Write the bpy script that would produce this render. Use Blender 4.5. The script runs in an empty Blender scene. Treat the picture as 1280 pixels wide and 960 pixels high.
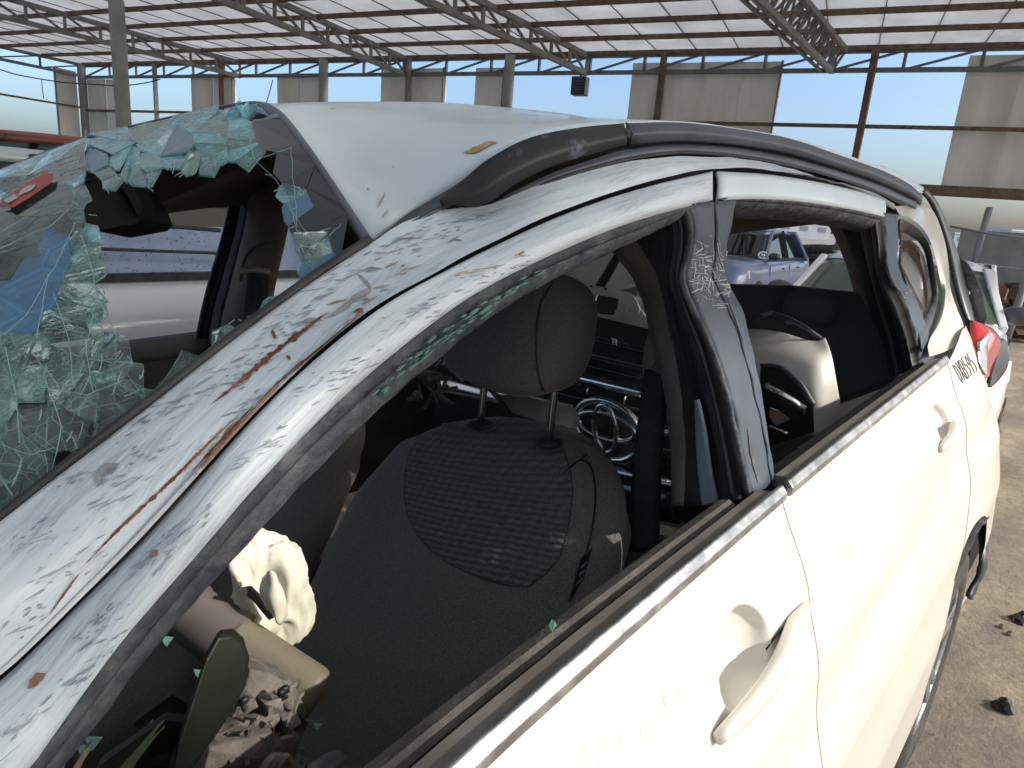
import bpy, bmesh, math, random
from mathutils import Vector, Matrix, noise
from mathutils.bvhtree import BVHTree
R = math.radians
rnd = random.Random(7)
sc = bpy.context.scene
COL = sc.collection

# ------------------------------------------------------------------ camera
F = 851.0
RM = Matrix(((0.65968208, -0.13851246, 0.73867033), (-0.747684944, -0.22044280, 0.62639620), (0.07607088, -0.96551503, -0.24898585)))
EYE = Vector((0, 0, 1.40))
cam = bpy.data.cameras.new('camera'); cam.sensor_width = 36; cam.lens = 36 * F / 1280; cam.clip_start = 0.02; cam.clip_end = 6000
co = bpy.data.objects.new('camera', cam); COL.objects.link(co)
r_, d_, f_ = RM.col[0], RM.col[1], RM.col[2]
co.matrix_world = Matrix(((r_.x, -d_.x, -f_.x, 0), (r_.y, -d_.y, -f_.y, 0), (r_.z, -d_.z, -f_.z, 1.40), (0, 0, 0, 1)))
sc.camera = co

# ------------------------------------------------------------------ sky, sun, exposure
SUN_EL = R(29)
sun_to = Vector((0.40, -0.92, 0)).normalized() * math.cos(SUN_EL) + Vector((0, 0, math.sin(SUN_EL)))
w = bpy.data.worlds.new('World'); sc.world = w; w.use_nodes = True
nt = w.node_tree; bg = nt.nodes['Background']
sky = nt.nodes.new('ShaderNodeTexSky'); sky.sky_type = 'NISHITA'; sky.sun_disc = False
sky.sun_elevation = SUN_EL; sky.sun_rotation = math.atan2(sun_to.x, sun_to.y)
sky.air_density = 1.0; sky.dust_density = 3.8; sky.ozone_density = 4.5; sky.altitude = 0
nt.links.new(sky.outputs[0], bg.inputs[0]); bg.inputs[1].default_value = 0.15
sl = bpy.data.lights.new('sun', 'SUN'); sl.energy = 2.05; sl.angle = R(0.6); sl.color = (1.0, 0.92, 0.81)
so = bpy.data.objects.new('sun', sl); COL.objects.link(so); so.rotation_euler = sun_to.to_track_quat('Z', 'Y').to_euler()
sc.view_settings.view_transform = 'Standard'; sc.view_settings.look = 'None'
sc.view_settings.exposure = 0.95; sc.view_settings.gamma = 1

# ------------------------------------------------------------------ geometry helpers
def ray(px, py):
    return RM @ Vector((px - 640, py - 480, F))
def P(px, py, k):
    """pixel -> world: k>=0 on the plane Y=k, k<0 on the plane X=-k"""
    d = ray(px, py)
    return EYE + d * (k / d.y if k >= 0 else -k / d.x)
def PZ(px, py, z):
    d = ray(px, py); return EYE + d * ((z - 1.4) / d.z)
def PD(px, py, t):
    return EYE + ray(px, py) * (t / F)
def crom(pts, n, lin=False):
    pts = [Vector(p) for p in pts]
    if len(pts) == 1: return [pts[0].copy() for _ in range(n)]
    L = [0.0]
    for a, b in zip(pts, pts[1:]): L.append(L[-1] + max((b - a).length, 1e-6))
    out = []
    for i in range(n):
        t = L[-1] * i / (n - 1); k = 0
        while k < len(pts) - 2 and L[k + 1] < t: k += 1
        u = min(1, max(0, (t - L[k]) / (L[k + 1] - L[k])))
        p1, p2 = pts[k], pts[k + 1]
        if lin: out.append(p1.lerp(p2, u)); continue
        h = L[k + 1] - L[k]
        m1 = (p2 - pts[k - 1]) / (L[k + 1] - L[k - 1]) * h if k > 0 else (p2 - p1)
        m2 = (pts[k + 2] - p1) / (L[k + 2] - L[k]) * h if k + 2 < len(pts) else (p2 - p1)
        u2, u3 = u * u, u * u * u
        out.append(p1 * (2 * u3 - 3 * u2 + 1) + m1 * (u3 - 2 * u2 + u) + p2 * (3 * u2 - 2 * u3) + m2 * (u3 - u2))
    return out
def curve(pl, n=40, lin=False):
    return crom([P(*p) for p in pl], n, lin)
BASE = {}
def link(name, me, mat=None, parent=None):
    if mat:
        me.materials.append(mat)
    o = bpy.data.objects.new(name, me); COL.objects.link(o)
    if parent is not None:
        o.parent = parent
        base = BASE.get(parent.name, Vector())
        BASE[o.name] = base
        if base.length > 0: me.transform(Matrix.Translation(-base))
    return o
def repar(o, p):
    o.data.transform(Matrix.Translation(BASE[o.name] - BASE[p.name])); o.parent = p; BASE[o.name] = BASE[p.name]
def child(o, parent):
    """re-parent a mesh whose vertices are already local to the thing"""
    o.parent = parent; return o
def empty(name, loc=(0, 0, 0), rz=0):
    o = bpy.data.objects.new(name, None); COL.objects.link(o); o.location = loc; o.rotation_euler = (0, 0, rz); o.empty_display_size = .1
    return o
def tag(o, label=None, cat=None, group=None, kind=None):
    if label: o['label'] = label
    if cat: o['category'] = cat
    if group: o['group'] = group
    if kind: o['kind'] = kind
    return o
def solid(o, t, off=1.0):
    m = o.modifiers.new('solid', 'SOLIDIFY'); m.thickness = t; m.offset = off; return o
def bevel(o, wd, seg=2):
    m = o.modifiers.new('bevel', 'BEVEL'); m.width = wd; m.segments = seg; m.limit_method = 'ANGLE'; m.angle_limit = R(35); return o
def mesh(verts, faces, smooth=False, uvs=None):
    me = bpy.data.meshes.new('m'); me.from_pydata([tuple(v) for v in verts], [], faces); me.update()
    if smooth: me.polygons.foreach_set('use_smooth', [True] * len(me.polygons))
    if uvs:
        ul = me.uv_layers.new(name='UVMap')
        for lp in me.loops: ul.data[lp.index].uv = uvs[lp.vertex_index]
    return me
def loft(name, curves, mat, parent=None, n=40, m=0, bulge=0, thick=0, smooth=True, noise_amp=0, noise_sc=10, flip=False, lin=False, off=-1.0):
    """surface through a list of polylines given as [(px,py,k)...] or lists of Vectors"""
    cs = [curve(c, n, lin) if not isinstance(c[0], Vector) else crom(c, n, lin) for c in curves]
    if m:
        cols = [crom([c[i] for c in cs], m) for i in range(n)]
        cs = [[cols[i][j] for i in range(n)] for j in range(m)]
    M_ = len(cs)
    V = []; UV = []
    ln = 0
    lens = [0]
    mid = cs[M_ // 2]
    for i in range(1, n): lens.append(lens[-1] + (mid[i] - mid[i - 1]).length)
    for j in range(M_):
        for i in range(n):
            p = cs[j][i].copy()
            t = j / (M_ - 1)
            if bulge or noise_amp:
                a = cs[min(j + 1, M_ - 1)][i] - cs[max(j - 1, 0)][i]; b = cs[j][min(i + 1, n - 1)] - cs[j][max(i - 1, 0)]
                nr = a.cross(b)
                if nr.length > 1e-9: nr.normalize()
                if nr.dot(EYE - p) < 0: nr = -nr
                p += nr * (bulge * 4 * t * (1 - t) + noise_amp * noise.noise(p * noise_sc))
            V.append(p); UV.append((lens[i], t))
    Fc = []
    for j in range(M_ - 1):
        for i in range(n - 1):
            a = j * n + i
            Fc.append((a, a + 1, a + n + 1, a + n))
    # face the camera
    k = len(Fc) // 2; q = Fc[k]; nn = (V[q[1]] - V[q[0]]).cross(V[q[3]] - V[q[0]])
    if (nn.dot(EYE - V[q[0]]) < 0) != flip: Fc = [tuple(reversed(f)) for f in Fc]
    o = link(name, mesh(V, Fc, smooth, UV), mat, parent)
    if thick: solid(o, thick, off)
    return o
def tubemesh(pts, r, seg=10, close=False):
    """tube along pts, r float or list of (rx, ry)"""
    V = []; Fc = []; n = len(pts); prev = None
    for i, p in enumerate(pts):
        if close: t = (pts[(i + 1) % n] - pts[i - 1]).normalized()
        else: t = (pts[min(i + 1, n - 1)] - pts[max(i - 1, 0)]).normalized()
        if prev is None:
            u = t.orthogonal().normalized()
            if abs(t.z) < .9: u = (Vector((0, 0, 1)) - t * t.z).normalized()
        else: u = (prev - t * prev.dot(t)).normalized()
        prev = u; v = t.cross(u)
        rr = r[i] if isinstance(r, list) else r
        ra, rb = rr if isinstance(rr, tuple) else (rr, rr)
        for k in range(seg):
            a = 2 * math.pi * k / seg; V.append(p + u * (ra * math.cos(a)) + v * (rb * math.sin(a)))
    for i in range(n if close else n - 1):
        for k in range(seg):
            a = i * seg + k; b = i * seg + (k + 1) % seg; c = ((i + 1) % n) * seg
            Fc.append((a, b, c + (k + 1) % seg, c + k))
    if not close:
        Fc.append(tuple(reversed(range(seg)))); Fc.append(tuple((n - 1) * seg + k for k in range(seg)))
    return V, Fc
def tube(name, pts, r, mat, parent=None, seg=10, close=False, smooth=True):
    V, Fc = tubemesh([Vector(p) for p in pts], r, seg, close)
    return link(name, mesh(V, Fc, smooth), mat, parent)
class MB:
    def __init__(s): s.V = []; s.F = []
    def add(s, V, Fc):
        b = len(s.V); s.V += [Vector(v) for v in V]; s.F += [tuple(i + b for i in f) for f in Fc]; return s
    def box(s, c, dim, M=None):
        x, y, z = [q / 2 for q in dim]; c = Vector(c)
        vs = [Vector((sx * x, sy * y, sz * z)) for sz in (-1, 1) for sx, sy in ((-1, -1), (1, -1), (1, 1), (-1, 1))]
        if M: vs = [M @ v for v in vs]
        return s.add([c + v for v in vs], [(3, 2, 1, 0), (4, 5, 6, 7), (0, 1, 5, 4), (1, 2, 6, 5), (2, 3, 7, 6), (3, 0, 4, 7)])
    def bar(s, a, b, wd, ht=None):
        a = Vector(a); b = Vector(b); t = (b - a); L = t.length; t.normalize()
        up = Vector((0, 0, 1)) if abs(t.z) < .95 else Vector((1, 0, 0))
        sd = t.cross(up).normalized(); up = sd.cross(t)
        M = Matrix((t, sd, up)).transposed()
        return s.box((a + b) / 2, (L, wd, ht or wd), M)
    def tube(s, pts, r, seg=8, close=False):
        return s.add(*tubemesh([Vector(p) for p in pts], r, seg, close))
    def prism(s, poly, off):
        n = len(poly); off = Vector(off); poly = [Vector(p) for p in poly]
        return s.add(poly + [p + off for p in poly], [tuple(range(n)), tuple(reversed(range(n, 2 * n)))] + [(i, i + n, (i + 1) % n + n, (i + 1) % n) for i in range(n)])
    def build(s, name, mat, parent=None, smooth=False):
        me = mesh(s.V, s.F, smooth)
        bm = bmesh.new(); bm.from_mesh(me); bmesh.ops.recalc_face_normals(bm, faces=bm.faces); bm.to_mesh(me); bm.free()
        return link(name, me, mat, parent)
def inpoly(x, y, poly):
    c = False; n = len(poly)
    for i in range(n):
        x1, y1 = poly[i][:2]; x2, y2 = poly[i - 1][:2]
        if (y1 > y) != (y2 > y) and x < (x2 - x1) * (y - y1) / (y2 - y1) + x1: c = not c
    return c
def proj(p):
    c = RM.transposed() @ (Vector(p) - EYE); return (640 + F * c.x / c.z, 480 + F * c.y / c.z, c.z)

# ------------------------------------------------------------------ materials
def newmat(name):
    m = bpy.data.materials.new(name); m.use_nodes = True
    return m, m.node_tree, m.node_tree.nodes, m.node_tree.links, m.node_tree.nodes['Principled BSDF']
def N_(nt, t, **kw):
    n = nt.nodes.new(t)
    for k, v in kw.items():
        if k in n.inputs.keys(): n.inputs[k].default_value = v
        else: setattr(n, k, v)
    return n
def ramp(nt, src, stops):
    r = nt.nodes.new('ShaderNodeValToRGB'); e = r.color_ramp.elements
    while len(e) < len(stops): e.new(.5)
    for q, (p, c) in zip(e, stops): q.position = p; q.color = c if len(c) == 4 else (*c, 1)
    nt.links.new(src, r.inputs[0]); return r
def M(name, c1, c2=None, rough=.5, metal=0, sc_=8, bump=0, bsc=60, coat=0, contrast=(.4, .65), spec=.5, stretch=None, r2=None, uv=False, emis=None, detail=6):
    m, nt, nodes, L, b = newmat(name)
    b.inputs['Base Color'].default_value = (*c1, 1); b.inputs['Roughness'].default_value = rough; b.inputs['Metallic'].default_value = metal
    b.inputs['Coat Weight'].default_value = coat; b.inputs['Coat Roughness'].default_value = .08; b.inputs['Specular IOR Level'].default_value = spec
    tc = nodes.new('ShaderNodeTexCoord'); src = tc.outputs['UV' if uv else 'Object']
    if stretch:
        mp = nodes.new('ShaderNodeMapping'); mp.inputs['Scale'].default_value = stretch; L.new(src, mp.inputs[0]); src = mp.outputs[0]
    if c2 is not None:
        nz = N_(nt, 'ShaderNodeTexNoise', Scale=sc_, Detail=detail, Roughness=.62); L.new(src, nz.inputs['Vector'])
        rp = ramp(nt, nz.outputs[0], [(contrast[0], c1), (contrast[1], c2)]); L.new(rp.outputs[0], b.inputs['Base Color'])
        if r2 is not None:
            mr = N_(nt, 'ShaderNodeMapRange'); mr.inputs[1].default_value = contrast[0]; mr.inputs[2].default_value = contrast[1]; mr.inputs[3].default_value = rough; mr.inputs[4].default_value = r2
            L.new(nz.outputs[0], mr.inputs[0]); L.new(mr.outputs[0], b.inputs['Roughness'])
    if bump:
        n2 = N_(nt, 'ShaderNodeTexNoise', Scale=bsc, Detail=5); L.new(src, n2.inputs['Vector'])
        bp = N_(nt, 'ShaderNodeBump', Strength=bump, Distance=.01); L.new(n2.outputs[0], bp.inputs['Height']); L.new(bp.outputs[0], b.inputs['Normal'])
    if emis: b.inputs['Emission Color'].default_value = (*emis, 1); b.inputs['Emission Strength'].default_value = 1
    return m

white = M('white_paint', (.76, .742, .685), (.66, .64, .585), rough=.32, coat=.5, sc_=2.2, bump=.01, bsc=4, contrast=(.35, .8))
white_shade = M('white_paint_shaded', (.66, .76, .82), (.60, .69, .74), rough=.5, coat=.45, sc_=5, bump=.04, bsc=3, contrast=(.45, .75))  # same white body paint, shade put into the colour as blue
blackp = M('black_plastic', (.03, .036, .045), (.075, .085, .10), rough=.42, sc_=14, bump=.06, bsc=120, contrast=(.42, .72))
railm = M('rail_black', (.014, .015, .017), (.12, .145, .18), rough=.55, sc_=16, contrast=(.60, .66), bump=.05, bsc=60, r2=.6)
railb = M('rail_base', (.045, .058, .078), (.07, .088, .115), rough=.5, sc_=10)
sealm = M('seal_dirty', (.035, .043, .055), (.12, .13, .14), rough=.7, sc_=26, bump=.5, bsc=90, contrast=(.42, .72), stretch=(1, 1, 1))
rubber = M('rubber', (.012, .013, .015), (.035, .036, .038), rough=.6, sc_=20, bump=.1, bsc=80)
trimdust = M('dusty_trim', (.05, .047, .045), (.13, .12, .105), rough=.75, sc_=22, bump=.3, bsc=160, contrast=(.35, .75))
chrome = M('chrome', (.80, .82, .84), (.60, .62, .64), rough=.22, metal=1, sc_=14, r2=.4, contrast=(.45, .7))
chromed = M('chrome_dirty', (.30, .31, .32), (.55, .56, .57), rough=.35, metal=.85, sc_=30, r2=.5, contrast=(.4, .7), bump=.15, bsc=40)
beige = M('beige_trim', (.30, .265, .225), (.20, .175, .145), rough=.8, sc_=9, bump=.08, bsc=200)
brown = M('headliner', (.085, .070, .045), (.060, .050, .034), rough=.9, sc_=6, bump=.1, bsc=150)
dark = M('dark_interior', (.028, .029, .028), (.045, .046, .042), rough=.85, sc_=7, bump=.15, bsc=90)
carpet = M('carpet', (.012, .013, .012), (.022, .022, .020), rough=.95, sc_=30, bump=.4, bsc=200)
beltm = M('belt_webbing', (.022, .023, .026), (.03, .031, .034), rough=.7, sc_=60, bump=.2, bsc=300)
rust = M('rust', (.16, .045, .022), (.30, .12, .05), rough=.85, sc_=40)
orange = M('orange_rust', (.45, .24, .07), (.60, .45, .28), rough=.7, sc_=60)
redp = M('red_plastic', (.55, .015, .02), (.42, .01, .015), rough=.12, coat=1)
black = M('black', (.012, .012, .013), rough=.5)
tyre = M('tyre', (.022, .021, .020), (.07, .06, .05), rough=.85, sc_=12, bump=.3, bsc=60)
alloy = M('alloy', (.42, .43, .45), (.30, .30, .30), rough=.35, metal=.8, sc_=9)
greydust = M('broken_plastic', (.22, .195, .17), (.10, .09, .08), rough=.85, sc_=18, bump=.5, bsc=70, contrast=(.4, .65))
steel = M('steel_grey', (.17, .18, .185), (.12, .125, .125), rough=.55, metal=.2, sc_=8)
steelr = M('steel_rusty', (.10, .062, .036), (.17, .125, .085), rough=.8, sc_=5, contrast=(.35, .65))
steell = M('steel_light', (.26, .26, .245), (.17, .155, .13), rough=.6, sc_=4)

def sheetmat(name, c1, c2, sx, trans=0):
    m, nt, nodes, L, b = newmat(name)
    tc = nodes.new('ShaderNodeTexCoord'); mp = nodes.new('ShaderNodeMapping'); mp.inputs['Scale'].default_value = sx; L.new(tc.outputs['Object'], mp.inputs[0])
    nz = N_(nt, 'ShaderNodeTexNoise', Scale=1.0, Detail=8, Roughness=.65); L.new(mp.outputs[0], nz.inputs['Vector'])
    rp = ramp(nt, nz.outputs[0], [(.35, c1), (.62, c2)]); L.new(rp.outputs[0], b.inputs['Base Color']); b.inputs['Roughness'].default_value = .45
    bp = N_(nt, 'ShaderNodeBump', Strength=.15, Distance=.02); L.new(nz.outputs[0], bp.inputs['Height']); L.new(bp.outputs[0], b.inputs['Normal'])
    if trans:  # translucency added so the sheets glow and brighten ceiling and shade
        tl = N_(nt, 'ShaderNodeBsdfTranslucent'); r9 = ramp(nt, nz.outputs[0], [(.34, (.72, .71, .67)), (.52, (.80, .80, .78)), (.66, (.86, .86, .85))]); L.new(r9.outputs[0], tl.inputs[0])
        mx = N_(nt, 'ShaderNodeMixShader'); mx.inputs[0].default_value = trans; L.new(b.outputs[0], mx.inputs[1]); L.new(tl.outputs[0], mx.inputs[2]); L.new(mx.outputs[0], nodes['Material Output'].inputs[0])
    return m
roofsheet = sheetmat('roof_sheet', (.62, .585, .51), (.78, .75, .68), (.9, .9, .9), .64)
wallsheet = sheetmat('wall_sheet', (.60, .56, .48), (.72, .69, .61), (1.6, 1.6, .35), .30)

# fabric with fine ribs
def fabric(name, c1, c2, ribs=0, bumpd=.5):
    m, nt, nodes, L, b = newmat(name)
    b.inputs['Roughness'].default_value = .92; b.inputs['Specular IOR Level'].default_value = .25
    b.inputs['Sheen Weight'].default_value = .15
    tc = nodes.new('ShaderNodeTexCoord')
    nz = N_(nt, 'ShaderNodeTexNoise', Scale=420, Detail=2); L.new(tc.outputs['Object'], nz.inputs['Vector'])
    rp = ramp(nt, nz.outputs[0], [(.35, c1), (.7, c2)]); L.new(rp.outputs[0], b.inputs['Base Color'])
    h = nz.outputs[0]
    if ribs:
        sx = nodes.new('ShaderNodeSeparateXYZ'); L.new(tc.outputs['Object'], sx.inputs[0])
        n3 = N_(nt, 'ShaderNodeTexNoise', Scale=70, Detail=1); L.new(tc.outputs['Object'], n3.inputs['Vector'])
        a = N_(nt, 'ShaderNodeMath', operation='MULTIPLY_ADD'); L.new(n3.outputs[0], a.inputs[0]); a.inputs[1].default_value = .005; L.new(sx.outputs[2], a.inputs[2])
        a2 = N_(nt, 'ShaderNodeMath', operation='MULTIPLY_ADD'); L.new(sx.outputs[1], a2.inputs[0]); a2.inputs[1].default_value = .18; L.new(a.outputs[0], a2.inputs[2])
        s = N_(nt, 'ShaderNodeMath', operation='MULTIPLY'); L.new(a2.outputs[0], s.inputs[0]); s.inputs[1].default_value = ribs
        q = N_(nt, 'ShaderNodeMath', operation='SINE'); L.new(s.outputs[0], q.inputs[0])
        s2 = N_(nt, 'ShaderNodeMath', operation='MULTIPLY'); L.new(sx.outputs[1], s2.inputs[0]); s2.inputs[1].default_value = ribs * .45
        q2 = N_(nt, 'ShaderNodeMath', operation='SINE'); L.new(s2.outputs[0], q2.inputs[0])
        ad = N_(nt, 'ShaderNodeMath', operation='MULTIPLY_ADD'); L.new(q2.outputs[0], ad.inputs[0]); ad.inputs[1].default_value = .35; L.new(q.outputs[0], ad.inputs[2])
        h = ad.outputs[0]
        mx = N_(nt, 'ShaderNodeMapRange'); mx.inputs[1].default_value = -1; mx.inputs[2].default_value = 1; mx.inputs[3].default_value = .75; mx.inputs[4].default_value = 1.2
        L.new(h, mx.inputs[0])
        mm = N_(nt, 'ShaderNodeMix', data_type='RGBA', blend_type='MULTIPLY'); mm.inputs[0].default_value = 1
        L.new(rp.outputs[0], mm.inputs[6]); L.new(mx.outputs[0], mm.inputs[7]); L.new(mm.outputs[2], b.inputs['Base Color'])
    bp = N_(nt, 'ShaderNodeBump', Strength=bumpd, Distance=.002); L.new(h, bp.inputs['Height']); L.new(bp.outputs[0], b.inputs['Normal'])
    return m
fab_plain = fabric('seat_fabric', (.105, .102, .10), (.19, .182, .175))
fab_rib = fabric('seat_ribbed', (.085, .085, .087), (.140, .138, .138), ribs=780, bumpd=.6)
fab_head = fabric('headrest_fabric', (.085, .082, .082), (.140, .135, .132))
bagm = M('airbag_cloth', (.74, .72, .62), (.66, .64, .52), rough=.9, sc_=12, bump=.12, bsc=45)

# scratched and rust-creased pillar paint, shade toned into its base white (UV: u metres along, v across)
def scratched():
    m, nt, nodes, L, b = newmat('scuffed_shaded_paint')
    b.inputs['Roughness'].default_value = .42; b.inputs['Coat Weight'].default_value = .2
    tc = nodes.new('ShaderNodeTexCoord'); uv = tc.outputs['UV']
    def nzs(scale, sc, det=6, dist=0, off=0):
        mp = nodes.new('ShaderNodeMapping'); mp.inputs['Scale'].default_value = sc; mp.inputs['Location'].default_value = (off, off, 0); L.new(uv, mp.inputs[0])
        n = N_(nt, 'ShaderNodeTexNoise', Scale=scale, Detail=det, Roughness=.6, Distortion=dist); L.new(mp.outputs[0], n.inputs['Vector']); return n.outputs[0]
    def mixc(a, bb, f):
        mx = N_(nt, 'ShaderNodeMix', data_type='RGBA')
        if isinstance(a, tuple): mx.inputs[6].default_value = (*a, 1)
        else: L.new(a, mx.inputs[6])
        if isinstance(bb, tuple): mx.inputs[7].default_value = (*bb, 1)
        else: L.new(bb, mx.inputs[7])
        L.new(f, mx.inputs[0]); return mx.outputs[2]
    def mul(a, bb):
        n = N_(nt, 'ShaderNodeMath', operation='MULTIPLY'); L.new(a, n.inputs[0])
        if isinstance(bb, (int, float)): n.inputs[1].default_value = bb
        else: L.new(bb, n.inputs[1])
        return n.outputs[0]
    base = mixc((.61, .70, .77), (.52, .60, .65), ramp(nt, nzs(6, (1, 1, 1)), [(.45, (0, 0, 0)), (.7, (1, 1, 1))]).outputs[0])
    patch = ramp(nt, nzs(7, (1.2, .35, 1), 5, .6, 3), [(.48, (0, 0, 0)), (.60, (1, 1, 1))]).outputs[0]
    fine = ramp(nt, nzs(30, (.6, .45, 1), 6, .3, 9), [(.46, (0, 0, 0)), (.56, (1, 1, 1))]).outputs[0]
    # fibres: streaks crossing the pillar at a slant
    mp = nodes.new('ShaderNodeMapping'); mp.inputs['Rotation'].default_value = (0, 0, R(38)); mp.inputs['Scale'].default_value = (14, 2.2, 1); L.new(uv, mp.inputs[0])
    mp2 = nodes.new('ShaderNodeMapping'); mp2.inputs['Scale'].default_value = (1.1, 5.5, 1); L.new(mp.outputs[0], mp2.inputs[0])
    st = N_(nt, 'ShaderNodeTexNoise', Scale=1.6, Detail=7, Roughness=.62); L.new(mp2.outputs[0], st.inputs['Vector'])
    streak = ramp(nt, st.outputs[0], [(.47, (0, 0, 0)), (.58, (1, 1, 1))]).outputs[0]
    col = mixc(base, (.27, .33, .40), mul(mul(patch, streak), .48))
    col = mixc(col, (.30, .31, .32), mul(mul(patch, fine), .25))
    st3 = ramp(nt, nzs(5, (1.5, 5, 1), 7, .5, 21), [(.66, (0, 0, 0)), (.68, (1, 1, 1))]).outputs[0]
    col = mixc(col, (.13, .14, .16), mul(st3, .8))
    L.new(col, b.inputs['Base Color'])
    hgt = nzs(9, (1, .5, 1), 5, .4, 5)
    bp = N_(nt, 'ShaderNodeBump', Strength=.35, Distance=.006); L.new(hgt, bp.inputs['Height']); L.new(bp.outputs[0], b.inputs['Normal'])
    return m
scuff_shaded = scratched()

# glass
def glassmat(name, tint, scatter, scol, rough=.03, ior=1.5, crack=0, st=None):
    m, nt, nodes, L, b = newmat(name); nodes.remove(b)
    out = nodes['Material Output']
    tr = N_(nt, 'ShaderNodeBsdfTransparent'); tr.inputs[0].default_value = (*tint, 1)
    gl = N_(nt, 'ShaderNodeBsdfGlossy'); gl.inputs['Roughness'].default_value = rough; gl.inputs[0].default_value = (.95, 1, 1, 1)
    fr = N_(nt, 'ShaderNodeFresnel'); fr.inputs[0].default_value = ior
    mx = N_(nt, 'ShaderNodeMixShader'); L.new(fr.outputs[0], mx.inputs[0]); L.new(tr.outputs[0], mx.inputs[1]); L.new(gl.outputs[0], mx.inputs[2])
    df = N_(nt, 'ShaderNodeBsdfDiffuse'); df.inputs[0].default_value = (*scol, 1)
    tl = N_(nt, 'ShaderNodeBsdfTranslucent'); tl.inputs[0].default_value = (*scol, 1)
    ms = N_(nt, 'ShaderNodeMixShader'); ms.inputs[0].default_value = .45; L.new(df.outputs[0], ms.inputs[1]); L.new(tl.outputs[0], ms.inputs[2])
    fin = N_(nt, 'ShaderNodeMixShader'); L.new(mx.outputs[0], fin.inputs[1]); L.new(ms.outputs[0], fin.inputs[2])
    if crack:
        tc = nodes.new('ShaderNodeTexCoord')
        mp_ = nodes.new('ShaderNodeMapping'); mp_.inputs['Scale'].default_value = st or (1, 1, 1); mp_.inputs['Rotation'].default_value = (0, 0, 0); L.new(tc.outputs['Object'], mp_.inputs[0])
        vo = N_(nt, 'ShaderNodeTexVoronoi', Scale=crack, feature='DISTANCE_TO_EDGE'); L.new(mp_.outputs[0], vo.inputs['Vector'])
        nz = N_(nt, 'ShaderNodeTexNoise', Scale=crack * .35, Detail=5); L.new(tc.outputs['Object'], nz.inputs['Vector'])
        r1 = ramp(nt, vo.outputs[0], [(.0, (1, 1, 1)), (.06, (0, 0, 0))]).outputs[0]
        r2 = ramp(nt, nz.outputs[0], [(.38, (.0, .0, .0)), (.68, (1, 1, 1))]).outputs[0]
        ad = N_(nt, 'ShaderNodeMath', operation='MULTIPLY_ADD'); L.new(r1, ad.inputs[0]); ad.inputs[1].default_value = .32
        m2 = N_(nt, 'ShaderNodeMath', operation='MULTIPLY'); L.new(r2, m2.inputs[0]); m2.inputs[1].default_value = scatter * 1.6; L.new(m2.outputs[0], ad.inputs[2]); ad.use_clamp = True
        L.new(ad.outputs[0], fin.inputs[0])
        bp = N_(nt, 'ShaderNodeBump', Strength=.5, Distance=.004); L.new(nz.outputs[0], bp.inputs['Height']); L.new(bp.outputs[0], gl.inputs['Normal'])
    else: fin.inputs[0].default_value = scatter
    L.new(fin.outputs[0], out.inputs[0]); return m
g_clear = glassmat('glass_clear', (.92, .98, .965), .10, (.46, .68, .63), ior=1.35, crack=90, st=(1, 1, .25))
g_sky = glassmat('glass_blue_reflection', (.72, .87, 1.0), .30, (.24, .46, .70), ior=1.5, crack=14)  # sky reflection put in as a blue scatter colour
g_green = glassmat('glass_green', (.87, .96, .93), .17, (.50, .74, .69), ior=1.4, crack=105, st=(1, 1, .3))
g_craze = glassmat('glass_crazed', (.60, .78, .78), .58, (.52, .84, .93), ior=1.5, rough=.15, crack=50)
g_deep = glassmat('glass_deep', (.66, .80, .72), .05, (.3, .45, .4), ior=1.4, crack=24, st=(1, 1, .5))
g_blue = glassmat('glass_bluish', (.55, .72, .84), .35, (.30, .48, .66), ior=1.6, rough=.1)
g_edge = glassmat('glass_edge', (.50, .76, .72), .35, (.55, .80, .78), rough=.1)
g_frit = M('glass_frit', (.010, .016, .024), (.018, .025, .036), rough=.3, sc_=5, coat=.15, bump=.05, bsc=9)
g_win = glassmat('window_glass', (.42, .50, .47), .03, (.3, .32, .3), ior=1.5, rough=.02)
g_dark = M('tinted_glass', (.02, .025, .028), rough=.05, coat=1, spec=.8)
g_reflect = M('window_blue_reflection', (.20, .27, .42), (.26, .33, .48), rough=.2, sc_=10, coat=.7)  # reflected sky on the panes put into the base colour

# ================================================================== WRECKED CAR
def root(name, loc):
    o = empty(name, loc); BASE[o.name] = Vector(loc); return o
car = root('wrecked_car', (0.9, 1.0, 0))
tag(car, 'crushed white people carrier with shattered windscreen and missing side glass, filling the foreground', 'car')

ZS = [.10, .18, .25, .40, .55, .70, .85, .95, 1.07, 1.2, 1.35]; LS = [.24, .18, .145, .110, .112, .130, .170, .205, .262, .33, .41]
def interp(x, xs, ys):
    if x <= xs[0]: return ys[0]
    for a, b, c, d in zip(xs, xs[1:], ys, ys[1:]):
        if x <= b:
            t = (x - a) / (b - a); return c + (d - c) * (t * t * (3 - 2 * t) * .35 + t * .65)
    return ys[-1]
def g2(x, s): return math.exp(-(x / s) ** 2)
CUPS = [(.668, .950, .066, .050, .042), (1.80, .990, .062, .048, .034)]
def SL(X, z):
    l = interp(z, ZS, LS)
    l -= .035 * g2(X - 2.2, .35) * g2(z - .88, .22)
    l += .008 * g2((z - .80) + .10 * (X - 1.0) * -1, .05) * min(1, max(0, X - .2))       # swage line
    l += .5 * max(0, X - 2.42) ** 2 + .05 * max(0, .2 - X) ** 2
    l += .0015 * noise.noise(Vector((X * 3, z * 3, 0)))
    for cx, cz, rx, rz, dp in CUPS:
        q = ((X - cx) / rx) ** 2 + ((z - cz) / rz) ** 2
        if q < 1: l += dp * (1 - q) ** .62 * min(1, (1 - q) * 6)
    return l
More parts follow.
